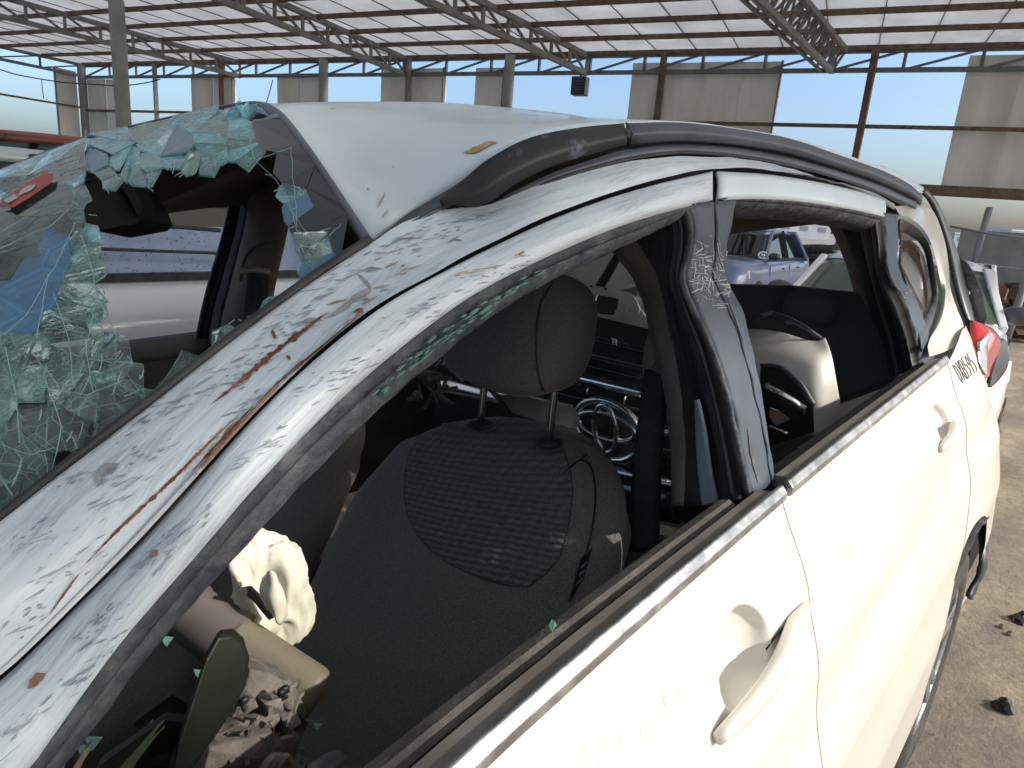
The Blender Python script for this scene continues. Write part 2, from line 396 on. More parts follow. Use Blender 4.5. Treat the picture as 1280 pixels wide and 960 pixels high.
def hit(px, py):
    d = ray(px, py); pl = 0.02; l = .03
    while l < .7:
        p = EYE + d * (l / d.y)
        if l - SL(p.x, p.z) > 0: break
        pl = l; l += .004
    a, b = pl, l
    for _ in range(18):
        m_ = (a + b) / 2; p = EYE + d * (m_ / d.y)
        if m_ - SL(p.x, p.z) > 0: b = m_
        else: a = m_
    return EYE + d * (b / d.y)
ARC = (1.98, .33); ARR = .40
def side_panel(name, x0f, x1f, z0, z1f, nx, nz, mat=white, arch=False, thick=.003):
    """panel on the body side; x0f/x1f: functions z->X, z1f: function X->top"""
    V = []; Fc = []
    for j in range(nz):
        for i in range(nx):
            t = j / (nz - 1); s = i / (nx - 1)
            z = z0 + (1.08 - z0) * t
            X = x0f(z) + (x1f(z) - x0f(z)) * s
            z = z0 + (z1f(X) - z0) * t
            if arch:
                dx, dz = X - ARC[0], z - ARC[1]; r = math.hypot(dx, dz)
                if r < ARR and r > 1e-6:
                    # push below-arch rows onto the arch
                    z = ARC[1] + math.sqrt(max(0, ARR ** 2 - dx ** 2)) if dz > -.3 else z
            V.append(Vector((X, SL(X, z), z)))
    for j in range(nz - 1):
        for i in range(nx - 1):
            a = j * nx + i; Fc.append((a, a + nx, a + nx + 1, a + 1)[::-1])
    uv = [(v.x, v.z) for v in V]
    Fc = [f for f in Fc if (V[f[0]] - V[f[2]]).length > 1e-5 and ((V[f[1]] - V[f[0]]).cross(V[f[2]] - V[f[0]]).length > 1e-9 or (V[f[2]] - V[f[0]]).cross(V[f[3]] - V[f[0]]).length > 1e-9)]
    o = link(name, mesh(V, Fc, True, uv), mat, car); return o
def belt(X): return 1.026 + .042 * max(0, X - .25) ** .8 if X > .25 else 1.026 - .03 * (.25 - X)
def seam(z): return .866 - .02 * ((z - 1.0) / .3) ** 2 - (.06 * (.95 - z) if z < .95 else 0)
door_f = side_panel('front_door', lambda z: -.42, lambda z: seam(z) - .0012, .22, lambda X: belt(X) + .012, 420, 230)
door_r = side_panel('rear_door', lambda z: seam(z) + .0012, lambda z: 1.62 + .30 * max(0, min(1, (z - .45) / .35)) + .10 * max(0, (z - .8) / .3), .22, lambda X: belt(X) + .012, 240, 150)
def qtop(X): return belt(X) + .012 + (.03 * max(0, X - 2.02) / .3 if X < 2.4 else .038)
quarter = side_panel('quarter_panel', lambda z: 1.626 + .30 * max(0, min(1, (z - .45) / .35)) + .10 * max(0, (z - .8) / .3), lambda z: 2.51, .22, qtop, 160, 150, arch=True)
side_panel('sill', lambda z: -.45, lambda z: 1.60, .10, lambda X: .216, 60, 6, mat=blackp)
# rear bumper corner behind the wheel and dark wheel-arch liner
bpn = [Vector((2.60, SL(2.60, z) + .0, z)) for z in (.25, .5, .8, 1.0, 1.2)]
bp2 = [Vector((2.74, SL(2.60, z) + .16, z)) for z in (.25, .5, .8, 1.0, 1.2)]
bp3 = [Vector((2.80, 1.1, z)) for z in (.25, .5, .7, .85, .95)]
loft('rear_bumper', [bpn, bp2, bp3], white, car, n=20, m=14)
mb = MB(); mb.tube([Vector((ARC[0], .15, .33)) + Vector((ARR * .99 * math.cos(a), 0, ARR * .99 * math.sin(a))) for a in [math.pi * k / 24 for k in range(25)]], .012, 6)
mb.build('arch_lip', rubber, car, True)
V = []; Fc = []
for k in range(25):
    a = math.pi * k / 24
    for y in (.15, .45): V.append(Vector((ARC[0] + ARR * math.cos(a), y, ARC[1] + ARR * math.sin(a))))
for k in range(24): Fc.append((2 * k, 2 * k + 1, 2 * k + 3, 2 * k + 2))
link('wheel_arch_liner', mesh(V, Fc, True), black, car)

jl = [Vector((seam(z) - .03, SL(seam(z) - .03, z) + .004, z)) for z in [.25 + .8 * k / 20 for k in range(20)]]
jr = [Vector((seam(z) + .03, SL(seam(z) + .03, z) + .004, z)) for z in [.25 + .8 * k / 20 for k in range(20)]]
loft('door_jamb', [jl, jr], white, car, n=30)
rs_ = lambda z: 1.623 + .30 * max(0, min(1, (z - .45) / .35)) + .10 * max(0, (z - .8) / .3)
jl = [Vector((rs_(z) - .03, SL(rs_(z) - .03, z) + .008, z)) for z in [.45 + .6 * k / 20 for k in range(20)]]
jr = [Vector((rs_(z) + .03, SL(rs_(z) + .03, z) + .008, z)) for z in [.45 + .6 * k / 20 for k in range(20)]]
loft('door_jamb', [jl, jr], white, car, n=30)

# wheel
def wheel(cx, cy, cz, r=.325, par=car, side=-1):
    wv = None
    pts = [Vector((cx + (r - .055) * math.cos(a), cy + .10, cz + (r - .055) * math.sin(a))) for a in [2 * math.pi * k / 40 for k in range(40)]]
    V = []; Fc = []
    prof = [(.195, .03), (.215, .005), (.25, 0.0), (.29, .006), (.315, .022), (.325, .045), (.325, .165), (.31, .185), (.25, .20), (.195, .18)]
    n = 44
    for k in range(n):
        a = 2 * math.pi * k / n
        for (rr, yy) in prof: V.append(Vector((cx + rr * r / .325 * math.cos(a), cy + yy, cz + rr * r / .325 * math.sin(a))))
    m_ = len(prof)
    for k in range(n):
        for j in range(m_ - 1):
            a = k * m_ + j; b = ((k + 1) % n) * m_ + j; Fc.append((a, b, b + 1, a + 1))
    w_ = link('wheel', mesh(V, Fc, True), tyre, par)
    mb = MB()
    q = r / .325
    for k in range(5):
        for dd in (-.10, .10):
            a = 2 * math.pi * k / 5 + .3
            p0 = Vector((cx + .035 * math.cos(a), cy + .03, cz + .035 * math.sin(a)))
            p1 = Vector((cx + .195 * q * math.cos(a + dd * 1.7), cy + .018, cz + .195 * q * math.sin(a + dd * 1.7)))
            mb.bar(p0, p1, .02, .026)
    mb.tube([Vector((cx + .198 * q * math.cos(a), cy + .02, cz + .198 * q * math.sin(a))) for a in [2 * math.pi * k / 40 for k in range(40)]], .012, 8, True)
    V = [Vector((cx + .05 * math.cos(2 * math.pi * k / 16), cy + .012, cz + .05 * math.sin(2 * math.pi * k / 16))) for k in range(16)]
    mb.prism(V, (0, .03, 0))
    rm = mb.build('rim', alloy, par); bevel(rm, .003); rm.parent = w_
    mb = MB(); mb.prism([Vector((cx + .19 * q * math.cos(2 * math.pi * k / 24), cy + .07, cz + .19 * q * math.sin(2 * math.pi * k / 24))) for k in range(24)], (0, .05, 0))
    dk = mb.build('brake_disc', black, par); dk.parent = w_
    return w_
wheel(1.98, .120, .325)
wheel(-.80, .13, .325)

# handles
def handle(xa, za, xb, zb, lift, name='door_handle', par=None):
    n = 26; V = []; Fc = []; seg = 14
    for i in range(n):
        t = i / (n - 1); X = xa + (xb - xa) * t; z = za + (zb - za) * t + .004 * math.sin(math.pi * t)
        base = interp(z, ZS, LS)
        w_ = .0175 * (math.sin(math.pi * min(1, max(0, t * .94 + .03))) ** .45) * (1 - .25 * t)
        out = .006 + lift * math.sin(math.pi * min(1, t * 1.25)) if t < .8 else .006 + lift * math.sin(math.pi * min(1, t * 1.25)) * 1.0
        c = Vector((X, base - out, z)); th = .012 + .008 * math.sin(math.pi * t)
        for k in range(seg):
            a = 2 * math.pi * k / seg
            ca, sa = math.cos(a), math.sin(a)
            V.append(c + Vector((0, -th * .5 * math.copysign(abs(ca) ** .7, ca), w_ * math.copysign(abs(sa) ** .8, sa))))
    for i in range(n - 1):
        for k in range(seg): Fc.append((i * seg + k, i * seg + (k + 1) % seg, (i + 1) * seg + (k + 1) % seg, (i + 1) * seg + k))
    Fc.append(tuple(reversed(range(seg)))); Fc.append(tuple((n - 1) * seg + k for k in range(seg)))
    o = link(name, mesh(V, Fc, True), white, car); repar(o, par); return o
h1 = handle(.572, .918, .842, .944, .014, par=door_f)
h2 = handle(1.70, .960, 1.93, .985, .012, par=door_r)
def edgeline(name, pts, r, mat, par): return tube(name, pts, r, mat, par, seg=6)
# shut line round the handle cap and key hole
pp = [hit(*q) for q in ((1000, 766), (985, 778), (965, 800), (957, 812))]
o = tube('handle_gap', [p + Vector((0, -.0005, 0)) for p in crom(pp, 16)], .0012, black, car, 6); repar(o, door_f)
k_ = hit(996, 782); mb = MB(); mb.prism([k_ + Vector((.006 * math.cos(a), -.004, .0075 * math.sin(a))) for a in [2 * math.pi * q / 14 for q in range(14)]], (0, .004, 0))
o = mb.build('key_hole', black, car); repar(o, door_f)
pp = [P(x, y, k) for x, y, k in ((912, 850, .178), (900, 870, .178), (893, 895, .178), (891, 912, .179), (893, 922, .179))]
edge__ = 0 and [P(x, y, k) for x, y, k in ((914, 852, .176), (902, 872, .174), (894, 896, .174), (890, 912, .175), (891, 924, .177), (899, 927, .178))]
# scribbled chalk marks on the front door, letters on the quarter
def scrib(name, strokes, r, mat, par, lift=.0012):
    mb = MB()
    for st in strokes:
        mb.tube([hit(*q) + Vector((0, -lift, 0)) for q in st], r, 5)
    o = mb.build(name, mat, car, True); repar(o, par); return o
chalk = M('pencil_mark', (.60, .59, .55), rough=.7)
def ell(cx, cy, rx, ry, a0=0, a1=6.3, n=18, rot=0):
    out = []
    for i in range(n):
        a = a0 + (a1 - a0) * i / (n - 1); x, y = rx * math.cos(a), ry * math.sin(a)
        out.append((cx + x * math.cos(rot) - y * math.sin(rot), cy + x * math.sin(rot) + y * math.cos(rot)))
    return out
scrib('scribbled_number', [ell(715, 945, 14, 20), ell(742, 938, 12, 24, 1.6, 6.3), [(754, 905), (752, 930), (748, 955)], ell(787, 918, 14, 27),
      ell(822, 885, 9, 24, -1.2, 2.4), ell(838, 867, 10, 22, 2.2, 6.6), ell(842, 872, 9, 14), [(858, 832), (868, 818), (879, 819)], ell(868, 856, 15, 22, -2.4, 1.2), ell(872, 848, 10, 15, -2.2, .6)], .00022, chalk, door_f, .0002)
def stroketext(txt, o0, ex, ey, r, mat, par, name):
    G = {'D': [[(0, 0), (0, 1), (.5, .85), (.7, .5), (.5, .15), (0, 0)]], 'X': [[(0, 0), (.7, 1)], [(.7, 0), (0, 1)]],
         'B': [[(0, 0), (0, 1), (.5, .95), (.6, .75), (.45, .53), (0, .5)], [(.45, .53), (.68, .28), (.5, .03), (0, 0)]],
         '5': [[(.65, 1), (.08, 1), (.05, .58), (.45, .62), (.68, .35), (.5, .05), (.05, .02)]], '9': [[(.62, .6), (.3, .48), (.05, .7), (.3, 1), (.62, .85), (.62, .5), (.45, 0)]]}
    mb = MB(); x = 0
    for ch in txt:
        for st in G[ch]:
            mb.tube([o0 + ex * ((x + a * .9)) + ey * b + Vector((0, 0, 0)) for a, b in st], r, 5)
        x += .95
    o = mb.build(name, mat, car); repar(o, par); return o
def pxtext(txt, o, ex, ey, r, mat, par, name):
    G = {'D': [[(0, 0), (0, 1), (.5, .85), (.7, .5), (.5, .15), (0, 0)]], 'X': [[(0, 0), (.7, 1)], [(.7, 0), (0, 1)]],
         'B': [[(0, 0), (0, 1), (.5, .95), (.6, .75), (.45, .53), (0, .5)], [(.45, .53), (.68, .28), (.5, .03), (0, 0)]],
         '5': [[(.65, 1), (.08, 1), (.05, .58), (.45, .62), (.68, .35), (.5, .05), (.05, .02)]], '9': [[(.62, .6), (.3, .48), (.05, .7), (.3, 1), (.62, .85), (.62, .5), (.45, 0)]]}
    mb = MB(); x = 0
    for ch in txt:
        for st in G[ch]:
            A = []
            for a_, b_ in crom([Vector((p, q, 0)) for p, q in st], len(st) * 3, True) and [(v.x, v.y) for v in crom([Vector((p, q, 0)) for p, q in st], len(st) * 3, True)]:
                u = (x + a_) ; px = o[0] + ex[0] * u + ey[0] * (1 - b_); py = o[1] + ex[1] * u + ey[1] * (1 - b_); h = hit(px, py)
                if h.x < 2.53: A.append(h + Vector((0, -.0012, 0)))
            if len(A) > 2: mb.tube(A, r, 5)
        x += .95
    o_ = mb.build(name, mat, car); repar(o_, par); return o_
pxtext('DXB595', (1190, 456), (3.7, -2.75), (12, 22), .0013, M('marker_ink', (.09, .09, .10), rough=.6), quarter, 'marker_lettering')

# --- chrome belt mouldings, gutters, seals along the belt
def beltstrip(name, x0, x1, prof, mat, n=50, par=None, endcap=True):
    """prof: closed list (dy, dz) relative to the belt line"""
    V = []; Fc = []; m_ = len(prof)
    for i in range(n):
        X = x0 + (x1 - x0) * i / (n - 1); zb = belt(X); lb = interp(zb, ZS, LS)
        for dy, dz in prof: V.append(Vector((X, lb + dy, zb + dz)))
    for i in range(n - 1):
        for k in range(m_): Fc.append((i * m_ + k, i * m_ + (k + 1) % m_, (i + 1) * m_ + (k + 1) % m_, (i + 1) * m_ + k))
    Fc += [tuple(range(m_)), tuple(reversed(range((n - 1) * m_, n * m_)))]
    me = mesh(V, Fc); bm = bmesh.new(); bm.from_mesh(me); bmesh.ops.recalc_face_normals(bm, faces=bm.faces); bm.to_mesh(me); bm.free()
    o = link(name, me, mat, car); repar(o, par or car); return o
trimlight = M('seal_lightgrey', (.16, .145, .125), (.25, .235, .21), rough=.7, sc_=12)
CH = [(-.003, .010), (-.007, .014), (-.006, .024), (.001, .032), (.006, .030), (.004, .010)]
chs = bevel(beltstrip('chrome_strip', -.42, .852, CH, chromed, par=door_f), .0015)
beltstrip('outer_seal', -.42, .835, [(.0065, .010), (.0065, .026), (.026, .022), (.026, .006)], trimlight, par=door_f)
beltstrip('glass_run', -.42, .80, [(.027, .002), (.027, .010), (.034, .010), (.034, .002)], rubber, par=door_f)
tp = beltstrip('door_top_trim', -.42, .79, [(.035, -.02), (.035, .012), (.044, .017), (.056, .012), (.066, .0), (.072, -.05), (.06, -.05)], trimdust, par=door_f)
beltstrip('inner_door_panel', -.42, .79, [(.064, -.045), (.072, -.45), (.085, -.45), (.074, -.045)], dark, par=door_f)
chr_ = bevel(beltstrip('chrome_strip', .872, 2.01, CH, chromed, par=door_r), .0015)
beltstrip('outer_seal', .90, 1.99, [(.0065, .010), (.0065, .026), (.028, .022), (.028, .006)], trimlight, par=door_r)
beltstrip('inner_door_panel', .90, 1.95, [(.036, .008), (.060, .000), (.085, -.45), (.06, -.45)], dark, par=door_r)

# --- curves of the near side (pixels with distance from the camera's lengthwise plane)
INNER = [(-160, 775, .39), (0, 652, .425), (100, 573, .44), (220, 481, .457), (330, 396, .475), (400, 346, .488), (465, 303, .500), (503, 279, .505), (560, 262, .500), (612, 256, .485), (690, 226, .46), (783, 202, .445), (850, 195, .44), (930, 199, .44), (1000, 214, .445), (1080, 243, .45), (1118, 262, .45)]
SEAM = [(-160, 960, .345), (0, 845, .372), (100, 748, .384), (180, 668, .392), (350, 484, .412), (470, 383, .425), (560, 331, .432), (640, 291, .436), (700, 264, .436), (770, 239, .432), (830, 222, .427), (892, 210, .424), (960, 213, .424), (1030, 224, .43), (1090, 240, .437), (1118, 255, .44)]
MIDC = [(-160, 860, .350), (0, 745, .385), (100, 655, .400), (220, 556, .415), (330, 462, .432), (430, 378, .452), (500, 330, .462), (560, 300, .465), (625, 275, .457), (700, 244, .445), (785, 219, .434), (850, 207, .430), (930, 205, .430), (1000, 218, .434), (1085, 242, .442), (1118, 259, .445)]
pil = loft('roof_side_frame', [INNER, MIDC, SEAM], scuff_shaded, car, n=120, m=18, noise_amp=.0025, noise_sc=14)
# gap between the body and the door frames
def off(cv, dx=0, dy=0, dk=0): return [(x + dx, y + dy, k + dk) for x, y, k in cv]
loft('door_gap', [off(SEAM, 0, -1, .004), off(SEAM, 2, 6, .012)], black, car, n=90)
gut = loft('rust_bead', [off(SEAM[:5], -5, -4, -.001), off(SEAM[:5], -2, -1, -.002)], M('bead_paint', (.58, .62, .64), (.26, .12, .08), rough=.6, sc_=9, contrast=(.50, .56)), car, n=60, thick=.002)
# outer skin of the door frames
DF_T = [(-160, 968, .345), (0, 851, .372), (100, 754, .384), (180, 674, .392), (350, 490, .410), (470, 389, .423), (560, 337, .430), (640, 297, .434), (700, 270, .434), (770, 245, .430), (830, 228, .425), (891, 214, .422)]
DF_B = [(-160, 1120, .30), (30, 968, .335), (75, 908, .345), (150, 805, .355), (245, 695, .370), (330, 597, .385), (430, 496, .400), (520, 420, .408), (600, 364, .414), (700, 314, .416), (790, 278, .412), (891, 250, .408)]
dfs = loft('door_frame', [DF_T, [tuple((a + b) / 2 - (.006 if i == 2 else 0) for i, (a, b) in enumerate(zip(p, q))) for p, q in zip(DF_T, DF_B)], DF_B], scuff_shaded, car, n=100, m=10, thick=.004)
repar(dfs, door_f)
RF_T = [(897, 214, .422), (960, 218, .422), (1030, 229, .428), (1080, 241, .434), (1106, 250, .438)]
RF_B = [(897, 252, .408), (925, 249, .408), (960, 249, .408), (1000, 252, .410), (1060, 261, .414), (1106, 271, .418)]
o = loft('door_frame', [RF_T, RF_B], white_shade, car, n=40, m=6, bulge=.003, thick=.004); repar(o, door_r)
# light brown grime edge, black weatherstrips on the door frame
SO = DF_B
S1 = [(-160, 1140, .31), (44, 972, .340), (92, 912, .350), (168, 812, .362), (262, 700, .376), (348, 602, .390), (446, 505, .404), (536, 430, .411), (616, 372, .417), (712, 322, .419), (800, 286, .415), (858, 262, .412)]
S2 = [(-160, 1160, .335), (62, 968, .358), (112, 912, .368), (190, 812, .380), (286, 706, .394), (366, 618, .407), (462, 522, .418), (552, 445, .425), (634, 382, .430), (722, 335, .432), (795, 300, .430), (836, 280, .428)]
sl1 = loft('weatherstrip', [SO, S1], sealm, car, n=100, m=6, bulge=.002, thick=.006, noise_amp=.001, noise_sc=60); repar(sl1, door_f)
sl2 = loft('weatherstrip', [S1, S2], sealm, car, n=100, m=8, bulge=.004, thick=.008, noise_amp=.0015, noise_sc=50); repar(sl2, door_f)
o = tube('rubber_lip', [p + Vector((0, .004, 0)) for p in curve(S1, 90)], .0028, rubber, car, 6); repar(o, door_f)
R1 = [(912, 250, .412), (960, 254, .412), (1000, 257, .414), (1060, 266, .418), (1103, 276, .422)]
R2 = [(916, 262, .43), (960, 263, .432), (1000, 267, .434), (1045, 274, .436), (1090, 284, .436)]
R3 = [(918, 274, .50), (960, 274, .50), (1000, 278, .50), (1040, 284, .50), (1080, 292, .49)]
o = loft('weatherstrip', [RF_B, R1], sealm, car, n=50, thick=.004, noise_amp=.001, noise_sc=60); repar(o, door_r)
o = loft('weatherstrip', [R1, R2, R3], sealm, car, n=50, m=9, thick=.006, noise_amp=.003, noise_sc=60); repar(o, door_r)

# crushed glass crumbs left in the seal
mb = MB(); c1 = curve(SO, 200); c2 = curve(S2, 200)
for i in range(70):
    k = rnd.choice([rnd.randint(80, 105), rnd.randint(85, 125), rnd.randint(112, 150)]); t = rnd.gauss(.42, .10)
    p = c1[k].lerp(c2[k], t) + Vector((0, -.008, .002)); tg = (c1[min(k + 1, 199)] - c1[k]).normalized(); nr = (c2[k] - c1[k]).normalized()
    a = rnd.uniform(.002, .008); b = rnd.uniform(.001, .003)
    poly = [p + tg * (a * math.cos(q) * rnd.uniform(.6, 1)) + nr * (b * math.sin(q) * rnd.uniform(.6, 1.2)) for q in (0, 1.1, 2.2, 3.3, 4.6)]
    mb.prism(poly, Vector((0, -.003, .001)))
o = mb.build('glass_crumbs', g_edge, car); o['kind'] = 'stuff'; repar(o, door_f)
mb = MB()
for (x, y, k, s) in ((560, 905, .29, .018), (690, 790, .285, .006), (620, 862, .29, .01)):
    p = P(x, y, k); mb.add([p, p + Vector((s, 0, .004)), p + Vector((s * 1.1, .006, .007)), p + Vector((0, .004, .004)), p + Vector((s * .4, 0, .009))], [(0, 1, 4), (1, 2, 4), (2, 3, 4), (3, 0, 4), (0, 3, 2, 1)])
o = mb.build('glass_crumbs', g_edge, car); o['kind'] = 'stuff'; repar(o, door_f)

# --- pillar foot, front wing and bonnet, which lie outside the photograph on the left
def ext(cv, base, n=4):
    a, b = P(*cv[1]), P(*cv[0]); return [a.lerp(b, .96), b] + [b.lerp(Vector(base), t) for t in (.5, 1)]
loft('pillar_foot', [ext(INNER, (-.52, .375, .975)), ext(MIDC, (-.47, .325, .985)), ext(SEAM, (-.40, .30, .99))], scuff_shaded, car, n=30, m=10)
loft('door_frame_foot', [ext(DF_T, (-.395, .298, .99)), ext(DF_B, (-.20, .285, 1.0))], scuff_shaded, car, n=30, m=6)
loft('weatherstrip', [ext(DF_B, (-.195, .287, 1.0)), ext(S2, (-.14, .30, 1.0))], sealm, car, n=30, m=6, bulge=.003)
_a = ARC; ARC = (-.80, .33)
fend = side_panel('front_wing', lambda z: -1.52, lambda z: -.425, .22, lambda X: 1.0 + .10 * (X + .42), 90, 60, arch=True)
ARC = _a
hl_ = [[Vector((x, .31 + .10 * max(0, -x - .9) ** 2, .99 + .10 * (x + .42))), Vector((x, .55, 1.03 + .12 * (x + .42))), Vector((x - .03, 1.0, 1.05 + .12 * (x + .42))), Vector((x, 1.45, 1.03 + .12 * (x + .42))), Vector((x, 1.70, .98 + .10 * (x + .42)))] for x in (-.66, -.9, -1.2, -1.5)]
loft('bonnet', hl_, white, car, n=40, m=16, thick=.01)
loft('cowl_panel', [[Vector((-.50, y, .965)) for y in (.33, .9, 1.66)], [Vector((-.68, y, .975)) for y in (.33, .9, 1.66)]], blackp, car, n=12, m=4, thick=.01)
loft('front_bumper', [[Vector((-1.50, .33, z)) for z in (.25, .55, .9)], [Vector((-1.75, .6, z)) for z in (.22, .55, .86)], [Vector((-1.80, 1.0, z)) for z in (.22, .55, .86)], [Vector((-1.75, 1.4, z)) for z in (.22, .55, .86)], [Vector((-1.50, 1.68, z)) for z in (.25, .55, .9)]], white, car, n=16, m=20, thick=.01)
# --- creases: rusty split ridges and dents in the pillar
def surf(bv, px, py, lift=0):
    d = ray(px, py).normalized(); h = bv.ray_cast(EYE, d)
    if h[0] is None: return None
    nn = h[1] if h[1].dot(d) < 0 else -h[1]
    return h[0] + nn * lift
def bvh_of(objs):
    V = []; Fc = []
    for o in objs:
        b = BASE[o.name]; k = len(V); V += [v.co + b for v in o.data.vertices]; Fc += [tuple(i + k for i in p.vertices) for p in o.data.polygons]
    return BVHTree.FromPolygons(V, Fc)
bv = bvh_of([pil, dfs])
def streak(name, pts, wpx, mat, lift=.0008, jag=.35, taper=True, n=None, par=None):
    """ragged flat mark following the panel, half width in pixels"""
    pl = crom([Vector((x, y, 0)) for x, y in pts], n or max(10, int(sum((Vector((a[0] - b[0], a[1] - b[1]))).length for a, b in zip(pts, pts[1:])) / 3)))
    A = []; B = []; m_ = len(pl)
    for i, p in enumerate(pl):
        t = (pl[min(i + 1, m_ - 1)] - pl[max(0, i - 1)]).normalized(); nr = Vector((-t.y, t.x, 0)); e = min(1, 3.2 * min(i, m_ - 1 - i) / m_ + .05) if taper else 1
        ww = wpx * e * (1 + jag * 1.2 * noise.noise(Vector((i * .35, wpx, len(pl)))))
        a = p + nr * ww * (1 + jag * .5 * rnd.uniform(-1, 1)); b = p - nr * ww * (1 + jag * .5 * rnd.uniform(-1, 1))
        a = surf(bv, a.x, a.y, lift); b = surf(bv, b.x, b.y, lift)
        if a is None or b is None: continue
        A.append(a); B.append(b)
    if len(A) < 2: return
    V = A + B; k = len(A); Fc = [(i, i + 1, k + i + 1, k + i) for i in range(k - 1)]
    q = Fc[0]; nn = (V[q[1]] - V[q[0]]).cross(V[q[3]] - V[q[0]])
    if nn.dot(EYE - V[0]) < 0: Fc = [tuple(reversed(f)) for f in Fc]
    o = link(name, mesh(V, Fc, False), mat, car); repar(o, par or pil); return o
scuffg = M('scuffed_grey', (.20, .215, .235), (.40, .42, .43), rough=.6, sc_=60)
rustd = M('rust_crease', (.13, .035, .018), (.30, .16, .10), rough=.85, sc_=50, contrast=(.45, .7))
for pts, wd in (([(262, 508), (300, 478), (345, 440), (378, 415), (410, 392), (418, 396)], 5), ([(100, 712), (150, 660), (215, 600), (250, 565), (300, 518)], 3.2), ([(325, 500), (368, 462), (410, 430), (440, 405), (452, 385)], 3.4),
                ([(340, 412), (345, 425)], 4), ([(358, 445), (364, 450)], 4), ([(440, 392), (452, 388), (446, 402)], 4), ([(60, 770), (85, 735), (100, 715)], 2), ([(240, 590), (275, 552), (320, 505)], 2.5)):
    streak('rust_streak', pts, wd * .55, rustd, jag=.8)
for pts, wd in (([(372, 405), (392, 400), (405, 402)], 2.5), ([(405, 400), (430, 385), (445, 372), (462, 362), (455, 350), (445, 342)], 3.4), ([(448, 342), (462, 336), (480, 337)], 1.6), ([(478, 312), (500, 300), (530, 298)], 1.5), ([(130, 608), (122, 598), (132, 585), (150, 580)], 5)):
    streak('scuff_mark', pts, wd, scuffg, lift=.0006)
def scratches(name, regs, mat, target, seed):
    rr = random.Random(seed); V = []; Fc = []
    for (pts, wd, n, a0) in regs:
        c = crom([Vector((x, y, 0)) for x, y in pts], 30)
        for _ in range(int(n * .5)):
            p = c[rr.randrange(30)] + Vector((rr.gauss(0, wd), rr.gauss(0, wd), 0)); a = R(a0) + rr.gauss(0, .13); L_ = min(34, 5 + rr.expovariate(1 / 9)); w_ = rr.uniform(.35, 1.3)
            d_ = Vector((math.cos(a), -math.sin(a), 0)); nn_ = Vector((-d_.y, d_.x, 0)); A = []; B = []
            for k in range(5):
                t = k / 4; e = math.sin(math.pi * min(.97, t + .03)) ** .6 * w_; j = rr.uniform(-.5, .5)
                q1 = p + d_ * (L_ * (t - .5)) + nn_ * (e + j); q2 = p + d_ * (L_ * (t - .5)) + nn_ * (-e + j)
                h1 = surf(bv, q1.x, q1.y, .0007); h2 = surf(bv, q2.x, q2.y, .0007)
                if h1 is None or h2 is None or (A and (h1 - A[-1]).length > .04): A = []; break
                A.append(h1); B.append(h2)
            if len(A) == 5:
                k0 = len(V); V += A + B; Fc += [(k0 + k, k0 + k + 5, k0 + k + 6, k0 + k + 1) for k in range(4)]
    o = link(name, mesh(V, Fc), mat, car); o['kind'] = 'stuff'; repar(o, target); return o
scr1 = M('scratch_blue', (.22, .26, .32), (.44, .49, .55), rough=.6, sc_=70)
scratches('scratch_marks', [([(120, 640), (160, 600), (200, 560)], 9, 60, 28), ([(150, 560), (200, 520), (240, 500)], 7, 50, 22), ([(250, 500), (290, 470), (330, 440)], 10, 70, 20), ([(330, 420), (380, 395)], 9, 50, 20),
   ([(30, 760), (70, 715), (120, 690)], 12, 60, 32), ([(20, 690), (60, 660)], 8, 36, 30), ([(390, 360), (430, 340), (470, 325)], 8, 45, 20), ([(470, 320), (520, 300), (560, 292)], 8, 45, 14), ([(500, 290), (560, 280), (600, 275)], 5, 24, 14),
   ([(125, 600), (140, 585)], 4, 30, 50), ([(250, 565), (290, 530), (330, 495)], 5, 45, 30), ([(560, 290), (620, 270)], 5, 20, 12), ([(10, 800), (60, 760)], 8, 30, 35), ([(60, 620), (110, 580)], 7, 20, 30)], scr1, pil, 21)
scratches('scratch_marks', [([(160, 720), (200, 690), (260, 630)], 7, 80, 42), ([(60, 880), (110, 840), (150, 800)], 9, 80, 35), ([(100, 800), (150, 760)], 8, 50, 38), ([(300, 580), (350, 545)], 7, 40, 28), ([(350, 510), (420, 470), (470, 440)], 7, 60, 22),
   ([(480, 410), (530, 385), (600, 350)], 5, 50, 18), ([(540, 400), (580, 385)], 4, 20, 12), ([(10, 920), (40, 890)], 8, 30, 40), ([(600, 350), (660, 325)], 4, 24, 20)], scr1, dfs, 22)
rbr = M('scratch_brown', (.30, .19, .12), (.50, .40, .30), rough=.7, sc_=60)
scratches('scratch_marks', [([(560, 345), (610, 335), (652, 318)], 3, 24, 16), ([(430, 380), (480, 360)], 6, 26, 24), ([(330, 500), (400, 440), (450, 390)], 3, 40, 42), ([(200, 615), (300, 525)], 3, 36, 42), ([(480, 345), (520, 330)], 4, 12, 20)], rbr, pil, 23)
rs = M('rust_spot', (.22, .10, .07), (.34, .22, .17), rough=.8, sc_=80)
for pts, wd in (([(35, 862), (46, 850), (58, 842)], 6), ([(188, 697), (198, 688)], 4)):
    streak('rust_spot', pts, wd, rs, par=dfs)
scl = M('scuff_blue', (.26, .31, .38), (.50, .54, .58), rough=.6, sc_=30, contrast=(.4, .62))

